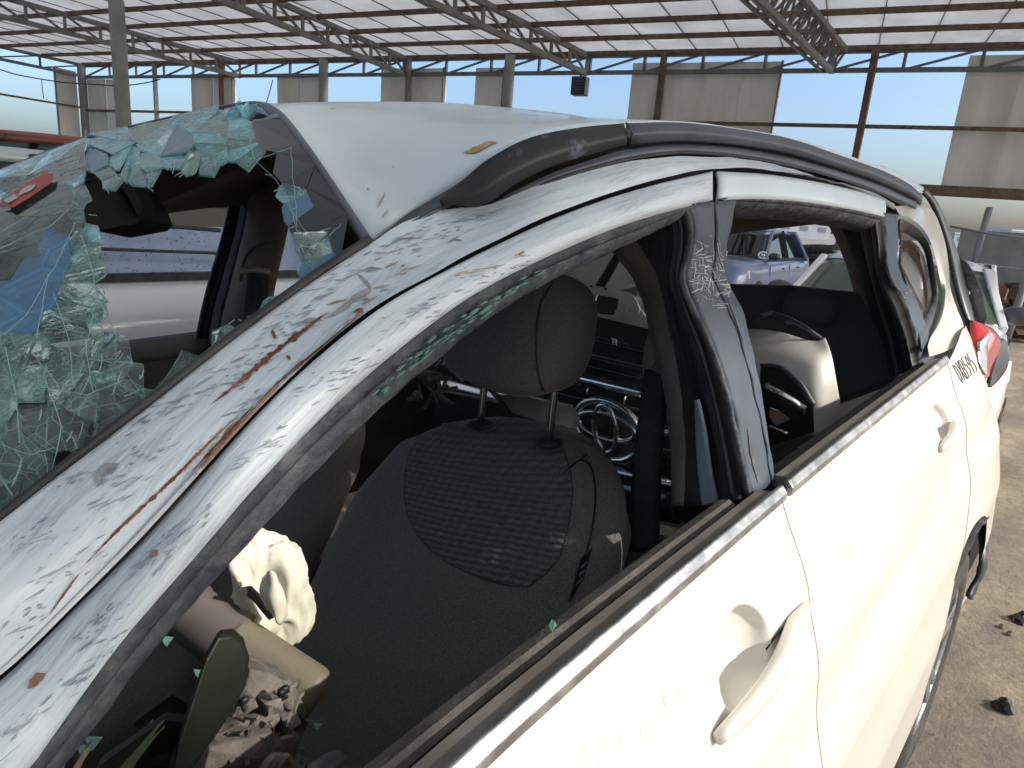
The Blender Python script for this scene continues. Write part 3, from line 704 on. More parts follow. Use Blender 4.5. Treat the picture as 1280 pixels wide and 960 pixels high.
# --- roof
ROOFN = [(465, 301, .515), (480, 286, .52), (503, 268, .525), (548, 240, .525), (575, 222, .52), (612, 197, .51), (660, 172, .50), (720, 158, .50), (790, 152, .505), (860, 152, .52), (920, 160, .53), (1000, 175, .54), (1100, 210, .56), (1150, 240, .57)]
H0 = [(465, 301, .515), (430, 248, .555), (392, 192, .62), (362, 152, .70), (345, 136, .76), (334, 130, .82)]
HEAD = [(465, 301, .515), (430, 248, .555), (392, 192, .62), (362, 152, .70), (345, 136, .76), (325, 128, .83), (290, 130, .90), (190, 151, 1.06), (100, 174, 1.22), (0, 212, 1.38), (-70, 245, 1.46)]
e0 = curve(ROOFN, 60)
# ridge line of the buckled roof, seen as the skyline
RIDGE = [(334, 130, .82), (365, 128.5, .88), (400, 127.5, .93), (450, 127, .98), (500, 127, 1.0), (560, 128.5, 1.02), (620, 133, 1.05), (700, 141, 1.0), (760, 150, .95), (830, 155, -1.55), (900, 162, -1.8), (1000, 181, -2.05), (1100, 216, -2.25), (1150, 244, -2.45)]
rg = curve(RIDGE, 60)
hd = curve([h for h in HEAD if h[0] <= 334 or True][5:], 24)
hdn = curve(HEAD[:6], 40)
Vr = []; cols = []
NR = 60
farpts = [Vector((.42 + 1.9 * t, 1.60, 1.33 + .12 * math.sin(math.pi * min(1, t * 1.15 + .02)) - .03 * t)) for t in [i / (NR - 1) for i in range(NR)]]
for i in range(NR):
    a, c = e0[i], rg[i]
    # crease: the near part sinks before rising to the ridge
    mid = a.lerp(c, .5); sag = .018 * math.sin(math.pi * min(1, i / NR * 1.2)) - .012
    mid.z -= .022 * (1 - i / NR) - .010
    q = a.lerp(c, .82); q.z -= .004
    fz = farpts[i]
    m2 = c.lerp(fz, .5); m2.z = min(m2.z + .01, 1.40 + (c.z - 1.40) * m2.y / c.y - .012)
    fz.z = min(fz.z, 1.40 + (c.z - 1.40) * fz.y / c.y - .06)
    if i == 0: m2 = P(190, 153, 1.06); fz = P(0, 214, 1.38)
    elif i < 8: m2.z -= .03 * (1 - i / 8)
    cols.append(crom([a, mid, q, c], 22)[:-1] + crom([c, m2, fz], 14))
V = [p for c in cols for p in c]; m_ = len(cols[0]); Fc = []
# first column follows the torn front edge
n0 = len(hdn)
for k in range(22):
    V[k] = crom(hdn, 22)[k]
for i in range(NR - 1):
    for j in range(m_ - 1): a = i * m_ + j; Fc.append((a, a + m_, a + m_ + 1, a + 1))
roof = link('roof', mesh(V, Fc, True), white_shade, car)
nn = roof.data.polygons[len(roof.data.polygons) // 2].normal
if nn.z < 0: roof.data.flip_normals()
solid(roof, .012, -1)
bvr = bvh_of([roof])
bv_save = bv; bv = bvr
streak('rust_patch', [(578, 192), (595, 188), (612, 180), (622, 179)], 3.2, orange, par=roof, lift=.0012)
for pts, wd in (([(470, 262), (478, 250), (482, 240)], 1.2), ([(476, 275), (486, 262)], 1.0), ([(412, 137), (420, 136)], .7), ([(491, 209), (493, 210)], 1.5), ([(459, 237), (461, 238)], 1.2)):
    streak('dirt_mark', pts, wd, M('dirt', (.42, .38, .30), rough=.9), par=roof, lift=.001)
bv = bv_save
# headliner under the roof
V2 = [Vector((p.x, p.y, p.z - .035 - .02 * (k % m_ > 2))) for k, p in enumerate(V)]
hl = link('headliner', mesh(V2, [f for f in Fc], True), brown, car); repar(hl, roof)
# header moulding (dark strip along the front edge) and the lower roof-front rail
HM = [(x - (10 if i < 6 else 0) * (1 if i < 5 else .5), y + (7 if i < 5 else 3), k + .002) for i, (x, y, k) in enumerate(HEAD)]
headm = loft('header_moulding', [off(HEAD, 1, -1, 0), HM], M('header_grey', (.10, .12, .165), (.07, .085, .12), rough=.45, sc_=10), car, n=90, m=6, bulge=.002, thick=.004)
HI = [(440, 318, .56), (418, 268, .61), (378, 214, .69), (340, 182, .80), (318, 176, .90), (290, 180, .97), (195, 196, 1.12), (105, 214, 1.28), (0, 250, 1.42), (-70, 270, 1.5)]
# ditch strip between roof and side
DS1 = [(462, 306, .505), (480, 291, .515), (503, 272, .52), (548, 244, .52), (575, 228, .515), (600, 214, .50)]
DS2 = [(467, 309, .497), (484, 303, .499), (505, 282, .502), (548, 258, .50), (580, 246, .495), (612, 232, .485)]
loft('roof_ditch', [DS1, DS2], blackp, car, n=40, m=5, bulge=-.003, thick=.004, noise_amp=.002, noise_sc=30)

# --- roof rail
rl = root('roof_rail', (0, 0, 0)); rl.parent = car; rl.location = Vector((0, 0, 0)) - Vector((.9, 1.0, 0)); BASE[rl.name] = Vector()
RT = [(549, 250, .496), (575, 228, .49), (610, 199, .478), (660, 173, .465), (720, 160, .455), (780, 154, .450)]
RMd = [(560, 254, .487), (598, 240, .470), (640, 215, .458), (690, 194, .448), (730, 182, .442), (783, 171, .438)]
RB = [(592, 259, .490), (612, 253, .482), (642, 232, .470), (684, 211, .460), (730, 196, .452), (784, 181, .446)]
o = loft('rail_foot', [RT, RMd, RB], railm, rl, n=50, m=12, thick=.010)
RB2 = [(600, 258, .492), (616, 254, .486), (648, 236, .474), (688, 214, .464), (734, 199, .456), (784, 184, .450)]
LT = [(785, 154, .450), (850, 153, .447), (920, 161, .447), (990, 174, .450), (1050, 194, .455), (1100, 212, .460), (1135, 229, .465), (1153, 244, .470)]
LM = [(785, 168, .437), (850, 165, .434), (920, 171, .434), (990, 184, .437), (1050, 203, .443), (1100, 220, .449), (1135, 237, .455), (1153, 250, .462)]
LB = [(787, 181, .446), (850, 177, .443), (925, 182, .443), (990, 193, .446), (1050, 211, .451), (1100, 228, .457), (1135, 243, .463), (1152, 254, .468)]
loft('rail_bar', [LT, LM, LB], railb, rl, n=60, m=10, thick=.010)
loft('rail_shadow_gap', [off(LB, 0, -1, .006), off(LB, -1, 4, .012)], rubber, rl, n=60)
BT = [(612, 256, .490), (640, 240, .478), (690, 216, .466), (735, 201, .458), (786, 186, .452), (850, 180, .448), (925, 185, .448), (990, 197, .450), (1050, 214, .455), (1100, 231, .460), (1145, 252, .468)]
BM = [(625, 257, .484), (650, 244, .472), (690, 225, .461), (738, 210, .452), (785, 198, .446), (850, 190, .442), (925, 195, .442), (995, 208, .444), (1055, 225, .449), (1100, 241, .454), (1145, 260, .462)]
rbs = loft('rail_base', [BT, BM], railb, car, n=70, m=5, bulge=.002, thick=.004)
o = tube('rubber_lip', curve(off(BM, 0, 1, -.001), 60), .0016, rubber, car, 6)
for (x, y, k, x2, y2, k2) in ((783, 154, .4495, 787, 182, .4445),):
    tube('rail_joint', [P(x, y, k), P((x + x2) / 2 + 5, (y + y2) / 2, .436), P(x2, y2, k2)], .0016, black, rl, 6)

# --- rear upper body: panel between door frame and tailgate
U1 = [(1118, 257, .44), (1135, 259, .448), (1150, 253, -2.25), (1158, 255, -2.42), (1162, 262, -2.5)]
q1 = [(1106, 250, .438), (1114, 262, .43), (1120, 268, .425), (1124, 272, .42)]
T = lambda L_: [P(*p) for p in L_]
edgeA = T([(1117, 258, .447), (1121, 262, .44), (1124, 268, .43), (1136, 272, .42), (1150, 282, .412), (1163, 302, .405), (1172, 335, .39), (1178, 370, .365), (1172, 400, .345), (1160, 432, .32), (1162, 446, .30)])
edgeM = T([(1134, 256, -2.2), (1142, 258, -2.25), (1150, 262, -2.3), (1158, 272, -2.32), (1166, 285, -2.35), (1174, 305, -2.38), (1179, 335, -2.38), (1182, 365, -2.34), (1178, 400, -2.22), (1172, 425, -2.15), (1180, 440, -2.12)])
edgeB = T([(1150, 252, -2.45), (1160, 258, -2.5), (1165, 262, -2.5), (1171, 272, -2.52), (1177, 288, -2.54), (1183, 310, -2.55), (1186, 335, -2.55), (1188, 360, -2.50), (1196, 385, -2.48), (1204, 405, -2.5), (1208, 425, -2.52)])
loft('rear_pillar', [edgeA, edgeM, edgeB], white, car, n=70, m=16, bulge=.0)
# quarter window
qa = [(1124, 288, .44), (1125, 275, .436), (1137, 279, .428), (1150, 289, .420), (1161, 306, .412), (1168, 336, .396), (1173, 368, .372), (1167, 398, .350), (1158, 424, .328), (1152, 440, .318)]
qb = [(1126, 306, .452), (1128, 292, .446), (1139, 296, .44), (1149, 304, .434), (1156, 318, .426), (1161, 342, .410), (1165, 368, .388), (1158, 392, .366), (1150, 405, .352), (1146, 412, .345)]
o = loft('quarter_window_frame', [qa, qb], blackp, car, n=60, m=5, bulge=.003, thick=.004, noise_amp=.001, noise_sc=40)
qc = [(1128, 300, .456), (1139, 300, .446), (1149, 309, .44), (1156, 322, .432), (1160, 344, .416), (1164, 368, .394), (1157, 390, .372), (1150, 402, .358), (1143, 385, .37), (1132, 350, .40), (1126, 330, .425)]
mb = MB(); pp = T(qc); mb.prism(pp, Vector((0, .006, 0))); mb.build('quarter_glass', M('brown_glass', (.10, .075, .05), (.16, .13, .10), rough=.12, sc_=4, coat=1), car)
# tailgate, shattered rear glass, tail lamp
tg = root('tailgate', (2.66, 1.0, .8)); tg.parent = car; tg.location = Vector((2.66, 1.0, .8)) - Vector((.9, 1.0, 0))
ta = T([(1153, 240, -2.50), (1164, 252, -2.55), (1176, 280, -2.60), (1186, 312, -2.62), (1194, 350, -2.62), (1204, 385, -2.60), (1213, 408, -2.6)])
tb = T([(1156, 238, -2.56), (1170, 255, -2.62), (1184, 285, -2.68), (1196, 315, -2.72), (1206, 350, -2.74), (1214, 385, -2.72), (1219, 410, -2.7)])
loft('spoiler_edge', [ta, tb], blackp, tg, n=40, m=6, bulge=.01, thick=.01)
tc_ = T([(1186, 312, -2.62), (1193, 340, -2.63), (1200, 368, -2.62), (1208, 390, -2.62), (1216, 412, -2.62)]); td_ = T([(1150, 300, -2.60), (1160, 335, -2.6), (1170, 370, -2.6), (1186, 395, -2.6), (1200, 415, -2.6)])
rgm = glassmat('rear_glass', (.30, .32, .33), .5, (.33, .34, .34), crack=60, rough=.2)
gpts = [(1196, 322), (1204, 326), (1214, 338), (1223, 356), (1229, 378), (1231, 396), (1226, 408), (1217, 406), (1208, 388), (1201, 362), (1196, 342)]
cpx = sum(p[0] for p in gpts) / 11, sum(p[1] for p in gpts) / 11
ring = [T([(cpx[0] + (x - cpx[0]) * s, cpx[1] + (y - cpx[1]) * s, -(2.80 - .10 * s * s)) for x, y in gpts + gpts[:1]]) for s in (1, .8, .55, .3, .05)]
loft('rear_windscreen', ring, rgm, tg, n=44, thick=.004, noise_amp=.006, noise_sc=20)
# tail lamp
lp = root('tail_lamp', (2.6, .25, 1.1)); lp.parent = car; lp.location = Vector((2.6, .25, 1.1)) - Vector((.9, 1.0, 0))
l0 = T([(1213, 400, -2.55), (1214, 420, -2.5), (1216, 440, -2.46), (1217, 455, -2.44), (1222, 466, -2.44), (1230, 473, -2.46)])
l1 = T([(1222, 402, -2.56), (1225, 418, -2.52), (1227, 438, -2.48), (1228, 455, -2.46), (1230, 466, -2.46), (1233, 473, -2.47)])
l2 = T([(1234, 407, -2.62), (1240, 417, -2.60), (1241, 432, -2.58), (1239, 448, -2.56), (1236, 462, -2.52), (1235, 472, -2.49)])
l3 = T([(1240, 410, -2.72), (1249, 420, -2.72), (1252, 432, -2.72), (1247, 448, -2.68), (1241, 462, -2.60), (1237, 471, -2.52)])
loft('lens', [l0, l1, l2, l3], redp, lp, n=30, m=14, thick=.01)
a0 = T([(1221, 440, -2.44), (1223, 452, -2.43), (1227, 462, -2.43), (1232, 470, -2.45)]); a1 = T([(1236, 425, -2.56), (1236, 440, -2.54), (1235, 455, -2.50), (1234, 468, -2.47)])
loft('amber_lens', [a0, a1], M('clear_lens', (.16, .12, .11), (.26, .17, .14), rough=.1, coat=1, sc_=30), lp, n=20, m=8, bulge=.004, thick=.004)
a0 = T([(1223, 428, -2.465), (1224, 437, -2.455), (1224, 446, -2.45)]); a1 = T([(1236, 414, -2.585), (1238, 420, -2.585), (1236, 428, -2.56)])
loft('reflector', [a0, a1], M('grey_lens', (.22, .30, .34), rough=.15, coat=1), lp, n=10, m=6, bulge=.004, thick=.004)
b0 = T([(1253, 424, -2.80), (1254, 440, -2.80), (1250, 455, -2.75), (1243, 468, -2.68), (1238, 482, -2.6)]); b1 = T([(1259, 428, -2.95), (1262, 445, -2.95), (1259, 460, -2.9), (1250, 474, -2.8), (1240, 484, -2.62)])
loft('lamp_surround', [T([(1240, 472, -2.53), (1239, 474, -2.53), (1238, 476, -2.53), (1238, 478, -2.53), (1237, 480, -2.53)]), b0, b1], blackp, lp, n=20, m=8, thick=.01)
mb = MB(); mb.prism(T([(1213, 400, -2.56), (1219, 402, -2.6), (1222, 440, -2.55), (1219, 458, -2.52), (1216, 440, -2.5)]), Vector((.03, .02, 0))); mb.build('lamp_bezel', black, lp)

# ================================================================== PILLARS
def vstrip(name, A, B, mat, par, bulge=.002, m=6, n=44, thick=.004, na=.0, mid=None):
    cs = [A, B] if mid is None else [A, mid, B]
    return loft(name, cs, mat, par, n=n, m=m, bulge=bulge, thick=thick, noise_amp=na, noise_sc=40)
bpl = root('centre_pillar', (.9, .35, .2)); bpl.parent = car; bpl.location = Vector((.9, .35, .2)) - Vector((.9, 1.0, 0))
dplate = M('pillar_slate', (.052, .073, .102), (.078, .100, .130), rough=.55, sc_=7, bump=.04, bsc=30, r2=.7, spec=.35)
p4 = [(858, 254, .412), (866, 280, .408), (864, 315, .405), (857, 345, .400), (868, 380, .384), (885, 415, .366), (899, 450, .350), (914, 500, .330), (925, 550, .312), (936, 600, .294), (940, 618, .285)]
p6 = [(892, 252, .406), (893, 280, .402), (893, 310, .400), (890, 345, .398), (906, 380, .376), (920, 415, .360), (931, 450, .344), (944, 505, .322), (954, 550, .305), (963, 600, .284), (964, 606, .281)]
p6b = off(p6, 2, 0, .001)
p7 = [(921, 249, .410), (914, 280, .406), (909, 312, .404), (907, 345, .400), (922, 375, .384), (935, 410, .366), (943, 445, .350), (953, 500, .328), (960, 545, .312), (966, 585, .296), (968, 594, .290)]
o = vstrip('door_trim_plate', p4, p6, dplate, car, na=.003, m=8, thick=.004); repar(o, door_f); bvp = [o]
o = vstrip('door_trim_plate', p6b, p7, dplate, car, na=.003, m=8, thick=.004); repar(o, door_r); bvp.append(o)
tube('door_gap', curve(off(p6, 1, 0, .003), 50), .0022, black, car, 6)
E1 = off(p4, -9, 3, .010); E2 = off(p4, -17, 6, .030)
o = vstrip('weatherstrip', p4, E1, sealm, car, bulge=.005, na=.002); repar(o, door_f)
p3 = [(846, 262, .425), (852, 290, .42), (850, 320, .418), (846, 345, .414), (858, 390, .395), (874, 430, .376), (887, 475, .36), (899, 525, .342), (908, 575, .325), (917, 625, .305)]
p3b = [(838, 268, .445), (843, 295, .44), (841, 325, .438), (838, 350, .434), (850, 395, .415), (864, 435, .396), (877, 480, .38), (889, 530, .362), (899, 580, .345), (907, 628, .325)]
o = vstrip('door_seal', off(p4, -7, 4, .022), p3, rubber, car, bulge=.001); repar(o, bpl)
o = vstrip('door_seal', p3, p3b, blackp, bpl, bulge=.004, na=.001)
p2 = [(828, 278, .47), (833, 300, .465), (830, 330, .46), (832, 355, .455), (842, 395, .44), (852, 435, .425), (862, 480, .41), (872, 530, .395), (880, 580, .38), (886, 632, .36)]
vstrip('pillar_panel', off(p3b, 0, 0, .006), p2, rubber, bpl, bulge=.002, na=.001)
vstrip('painted_pillar', [(871, 500, .372), (880, 540, .362), (888, 590, .352), (897, 628, .342)], [(868, 500, .40), (869, 540, .39), (872, 590, .38), (877, 632, .37)], M('pillar_paint', (.42, .48, .55), rough=.5), bpl, bulge=.001)
p1 = [(786, 292, .53), (800, 308, .52), (818, 335, .505), (830, 370, .49), (838, 410, .48), (846, 450, .465), (852, 500, .45), (857, 560, .435), (855, 632, .41)]
pd = M('pillar_dark_trim', (.030, .030, .032), (.055, .055, .058), rough=.7, sc_=14)
vstrip('pillar_carpet', off(p2[:9], -1, 0, .004) + [(880, 632, .37)], p1, pd, bpl, bulge=.004, na=.002)
p0 = [(766, 300, .575), (774, 318, .57), (794, 345, .555), (808, 380, .54), (816, 420, .525), (826, 455, .51), (834, 500, .495), (841, 560, .475), (842, 632, .44)]
vstrip('pillar_trim', p1, p0, beige, bpl, bulge=.006, n=50, thick=.006)
vstrip('pillar_trim_edge', p0, off(p0, -3, 3, .05), beige, bpl)
# rusty belt anchor hidden by the trim top, belt, buckle
loft('trim_cap', [[(763, 302, .58), (775, 290, .56), (792, 287, .54), (805, 300, .52)], [(768, 318, .58), (778, 305, .57), (795, 305, .55), (808, 318, .53)]], M('cap_brown', (.17, .105, .065), (.10, .07, .05), rough=.8, sc_=30), bpl, n=20, m=6, bulge=.01, thick=.01)
bx = [(806, 460, .56), (800, 500, .545), (793, 560, .53), (788, 620, .51), (784, 690, .49)]
by = [(832, 470, .52), (834, 500, .51), (829, 560, .49), (826, 620, .47), (824, 690, .45)]
loft('seat_belt', [bx, by], beltm, bpl, n=30, m=5, bulge=.004, thick=.002)
V = []
def blob(name, c, dim, mat, par, seed=1, amp=.1, n=3, rot=None, fr=6, pw=.75):
    bm = bmesh.new(); bmesh.ops.create_icosphere(bm, subdivisions=n, radius=1)
    for v in bm.verts:
        s = 1 + amp * noise.noise(v.co * fr * .3 + Vector((seed, 0, 0)))
        v.co = Vector([math.copysign(abs(q) ** pw, q) for q in v.co]) * s
        v.co = Vector((v.co.x * dim[0], v.co.y * dim[1], v.co.z * dim[2]))
        if rot: v.co = rot @ v.co
        v.co += Vector(c)
    me = bpy.data.meshes.new('m'); bm.to_mesh(me); bm.free(); me.polygons.foreach_set('use_smooth', [True] * len(me.polygons))
    return link(name, me, mat, par)
blob('belt_guide', P(815, 445, .56), (.012, .014, .045), beige, bpl)
blob('belt_guide', P(822, 472, .54), (.010, .012, .028), M('guide_grey', (.16, .16, .14), rough=.5), bpl)
# white scratches on the crushed kink
mb = MB(); bvk = bvh_of(bvp)
for i in range(230):
    if rnd.random() < .55: x = rnd.gauss(892, 22); y = rnd.gauss(360, 12)
    else: x = rnd.gauss(888, 16); y = rnd.gauss(325, 18)
    a = rnd.choice([rnd.gauss(0, .35), rnd.gauss(1.4, .3)]); L_ = rnd.uniform(2, 14)
    A = [];
    for t in (-.5, -.15, .2, .5):
        h = surf(bvk, x + math.cos(a) * L_ * t, y + math.sin(a) * L_ * t + rnd.uniform(-.3, .3), .0008)
        if h is not None: A.append(h)
    if len(A) == 4: mb.tube(A, rnd.choice([.00018, .00025, .0003, .0006]), 4)
o = mb.build('scratch_marks', M('scratch_white', (.66, .68, .68), rough=.7), car); o['kind'] = 'stuff'; repar(o, bpl)
bv = bvk
for pts, wd in (([(908, 372), (918, 395), (930, 430)], 1.2), ([(934, 535), (940, 570), (948, 605)], 2.2)):
    streak('dent_mark', pts, wd, M('dent_dark', (.028, .032, .045), rough=.35), lift=.0012, par=bpl)

# rear door pillar strips
cpl = root('rear_door_pillar', (2.0, .35, .2)); cpl.parent = car; cpl.location = Vector((2.0, .35, .2)) - Vector((.9, 1.0, 0))
c4 = [(1104, 266, .42), (1107, 300, .408), (1108, 330, .395), (1113, 350, .385), (1126, 368, .375), (1137, 395, .355), (1146, 425, .335), (1153, 462, .31)]
c5 = [(1122, 268, .424), (1123, 300, .412), (1122, 328, .40), (1128, 348, .388), (1142, 370, .372), (1153, 395, .354), (1163, 420, .336), (1171, 450, .312)]
o = vstrip('door_trim_plate', c4, c5, dplate, car, na=.003, m=8); repar(o, door_r); bvc = bvh_of([o])
def vs(A, B, mat, nm, **k): return vstrip(nm, A, B, mat, cpl, **k)
c3 = [(1092, 270, .432), (1097, 300, .42), (1099, 330, .41), (1106, 355, .40), (1118, 385, .383), (1129, 415, .362), (1136, 440, .345), (1141, 464, .325)]
o = vs(c4, c3, rubber, 'door_seal', bulge=-.003)
c3b = [(1086, 272, .45), (1091, 300, .438), (1094, 330, .428), (1100, 358, .415), (1111, 388, .40), (1121, 418, .38), (1128, 444, .365), (1133, 466, .345)]
vs(c3, c3b, blackp, 'door_seal', bulge=.004, na=.001)
c2 = [(1078, 278, .48), (1083, 300, .468), (1087, 330, .458), (1093, 358, .445), (1103, 388, .43), (1113, 418, .41), (1119, 444, .395), (1124, 468, .375)]
vs(off(c3b, 0, 0, .006), c2, rubber, 'pillar_panel', na=.002)
c2b = [(1073, 278, .50), (1077, 300, .49), (1083, 325, .48), (1090, 352, .468), (1099, 388, .45), (1108, 418, .43), (1115, 446, .41), (1119, 470, .39)]
vs(c2, c2b, beige if False else M('pillar_strip', (.17, .16, .145), rough=.7), 'pillar_strip')
c1 = [(1046, 276, .56), (1057, 298, .548), (1068, 325, .535), (1077, 355, .52), (1087, 388, .50), (1097, 418, .485), (1104, 446, .465), (1108, 474, .44)]
vs(c2b, c1, pd, 'pillar_carpet', bulge=.004, na=.003)
c0 = [(1028, 272, .66), (1041, 292, .648), (1053, 320, .63), (1063, 350, .61), (1073, 388, .59), (1083, 418, .57), (1092, 446, .545), (1097, 478, .52)]
vs(c1, c0, beige, 'pillar_trim', bulge=.006)
mb = MB()
for i in range(22):
    x = rnd.gauss(1122, 6); y = rnd.gauss(372, 7); A = []
    for t in (-.5, 0, .5):
        h = surf(bvc, x + 5 * t, y + rnd.uniform(-1.5, 1.5) + 5 * t, .002)
        if h is not None: A.append(h)
    if len(A) == 3: mb.tube(A, .0008, 4)
o = mb.build('scratch_marks', M('scratch_white2', (.5, .52, .55), rough=.7), car); o['kind'] = 'stuff'; repar(o, cpl)

# ================================================================== CABIN, far side
fs = root('far_side', (1.0, 1.75, .3)); fs.parent = car; fs.location = Vector((1.0, 1.75, .3)) - Vector((.9, 1.0, 0))
mb = MB()
mb.box((1.0, 1.78, .72), (3.2, .06, .56))            # far doors
mb.build('far_door_panels', dark, fs)
o = loft('far_door_top', [[Vector((-.5, 1.70, .985)), Vector((.6, 1.70, .99)), Vector((1.4, 1.70, 1.04)), Vector((2.5, 1.72, 1.10))], [Vector((-.5, 1.82, 1.0)), Vector((.6, 1.82, 1.005)), Vector((1.4, 1.82, 1.055)), Vector((2.5, 1.82, 1.12))]], dark, fs, n=20, m=4, bulge=.01, thick=.02)
# far centre pillar: window seal, beige trim, belt anchorage
fa = [(290, 236, 1.64), (284, 270, 1.66), (274, 310, 1.69), (262, 350, 1.71), (252, 390, 1.73), (243, 436, 1.76)]
fb = [(302, 238, 1.62), (299, 270, 1.64), (289, 310, 1.67), (277, 350, 1.69), (266, 390, 1.71), (258, 440, 1.74)]
fc = [(312, 244, 1.58), (308, 275, 1.60), (298, 315, 1.63), (288, 355, 1.65), (278, 395, 1.67), (270, 445, 1.70)]
fd = [(352, 222, 1.40), (362, 262, 1.42), (357, 300, 1.45), (348, 340, 1.49), (340, 380, 1.52), (330, 430, 1.55)]
fcp = root('far_centre_pillar', (0, 0, 0)); fcp.parent = car; fcp.location = -Vector((.9, 1, 0)); BASE[fcp.name] = Vector()
vstrip('window_seal', fa, fb, rubber, fcp, bulge=.004)
vstrip('window_seal', fb, fc, pd, fcp, bulge=.008)
tube('rubber_lip', curve(off(fa, 1, 0, -.01), 30), .005, blackp, fcp, 6)
vstrip('pillar_trim', fc, fd, M('far_trim', (.125, .108, .088), (.09, .078, .062), rough=.85, sc_=9), fcp, bulge=.03, n=40, m=12)
tube('trim_crease', crom([P(300, 350, 1.50), P(308, 320, 1.46), P(322, 308, 1.43), P(340, 305, 1.42)], 20), .004, pd, fcp, 6)
loft('belt_anchor', [[(299, 335, 1.47), (318, 333, 1.45), (338, 336, 1.43)], [(300, 343, 1.47), (318, 341, 1.45), (338, 344, 1.43)]], beige, fcp, n=16, m=5, bulge=.02, thick=.01)
loft('seat_belt', [[(309, 342, 1.46), (306, 380, 1.5), (300, 430, 1.52)], [(336, 344, 1.42), (334, 380, 1.46), (330, 430, 1.48)]], beltm, fcp, n=16, m=4, thick=.004)
# window top rail (headliner side), far front window
g0 = [(-60, 262, 1.56), (60, 246, 1.58), (120, 240, 1.59), (160, 237, 1.60), (230, 232, 1.62), (270, 230, 1.63), (290, 232, 1.63), (302, 240, 1.62), (312, 250, 1.60)]
g1 = [(-60, 215, 1.36), (60, 214, 1.38), (120, 205, 1.38), (160, 198, 1.38), (230, 186, 1.36), (270, 180, 1.34), (300, 180, 1.30), (330, 190, 1.26), (362, 262, 1.28)]
loft('side_headliner', [g0, [tuple((a + b) / 2 for a, b in zip(p, q)) for p, q in zip(g0, g1)], g1], brown, fcp, n=50, m=10, bulge=-.01)
# far roof side and rear pillars seen through the near rear window
mb = MB()
mb.bar((2.0, 1.66, 1.36), (2.2, 1.78, 1.02), .12, .05); mb.bar((2.62, 1.6, 1.34), (2.75, 1.75, 1.05), .2, .06)
mb.build('far_rear_pillars', pd, fs)
mb = MB(); mb.bar((.75, 1.62, 1.40), (2.65, 1.60, 1.355), .10, .05); mb.build('far_roof_rail_trim', brown, fs)
mb = MB(); mb.prism([P(x, y, -2.15) for x, y in ((890, 355), (980, 357), (1090, 369), (1120, 480), (900, 560))], (.08, 0, 0)); o = mb.build('rear_seat_back', fab_head, car); bevel(o, .02, 3)
blob('rear_headrest', P(1012, 385, -2.12), (.03, .08, .05), fab_head, car, amp=0)
# floor, firewall, dash
mb = MB(); mb.box((.95, 1.0, .26), (3.4, 1.55, .05)); mb.build('cabin_floor', carpet, car)
dash = loft('dashboard', [[Vector((-.62, y, .93 + .02 * math.sin(y * 3))) for y in (.36, .7, 1.1, 1.5, 1.72)], [Vector((-.30, y, 1.0)) for y in (.36, .7, 1.1, 1.5, 1.72)], [Vector((-.02, y, .97)) for y in (.36, .7, 1.1, 1.5, 1.72)], [Vector((.06, y, .85)) for y in (.36, .7, 1.1, 1.5, 1.72)], [Vector((-.02, y, .3)) for y in (.36, .7, 1.1, 1.5, 1.72)]], dark, car, n=24, m=20)
# green plastic scraps in the footwell
gs = M('dark_green_plastic', (.035, .05, .035), (.06, .075, .05), rough=.4, sc_=8)
for i, (pts, k) in enumerate((([(120, 960), (205, 900), (248, 905), (235, 975), (140, 1010)], .50), ([(165, 905), (215, 868), (250, 890), (200, 930)], .62))):
    mb = MB(); mb.prism([P(x, y, k + .02 * j % .05) for j, (x, y) in enumerate(pts)], Vector((.01, .02, -.01))); tag(mb.build('plastic_panel_piece', gs), ['dark green plastic scrap leaning in the bottom left corner behind the door frame', 'smaller dark plastic scrap behind the leaning green scrap'][i], 'plastic scrap')
# mirror hanging from the broken windscreen
mr = root('rear_view_mirror', (0, 0, 0)); mr.parent = car; mr.location = -Vector((.9, 1, 0)); BASE[mr.name] = Vector()
def slab(name, px, k0, dirv, mat, par, bev=.006):
    mb = MB(); mb.prism([P(x, y, k0) for x, y in px], Vector(dirv)); o = mb.build(name, mat, par); bevel(o, bev, 3); return o
slab('mirror_housing', [(100, 236), (120, 222), (150, 228), (160, 236), (172, 258), (178, 272), (170, 280), (118, 289), (103, 268)], .92, (.05, .03, -.01), black, mr)
slab('sensor_cover', [(140, 226), (162, 224), (176, 252), (178, 270), (172, 276), (158, 248)], .905, (.02, .01, 0), rubber, mr)
# sun visor and header lining behind the glass
VS = loft('sun_visor', [[(76, 205, 1.12), (120, 186, 1.10), (160, 176, 1.08), (200, 170, 1.05)], [(86, 222, 1.14), (120, 205, 1.12), (160, 192, 1.10), (205, 186, 1.07)]], beige, car, n=20, m=6, bulge=.01, thick=.012)
loft('header_lining', [off(HEAD, 4, 6, .02), [(448, 322, .60), (420, 290, .66), (400, 262, .74), (380, 245, .84), (372, 240, .90), (350, 228, .98), (300, 215, 1.08), (200, 215, 1.18), (100, 225, 1.3), (0, 262, 1.45), (-70, 285, 1.5)]], brown, car, n=60, m=6)

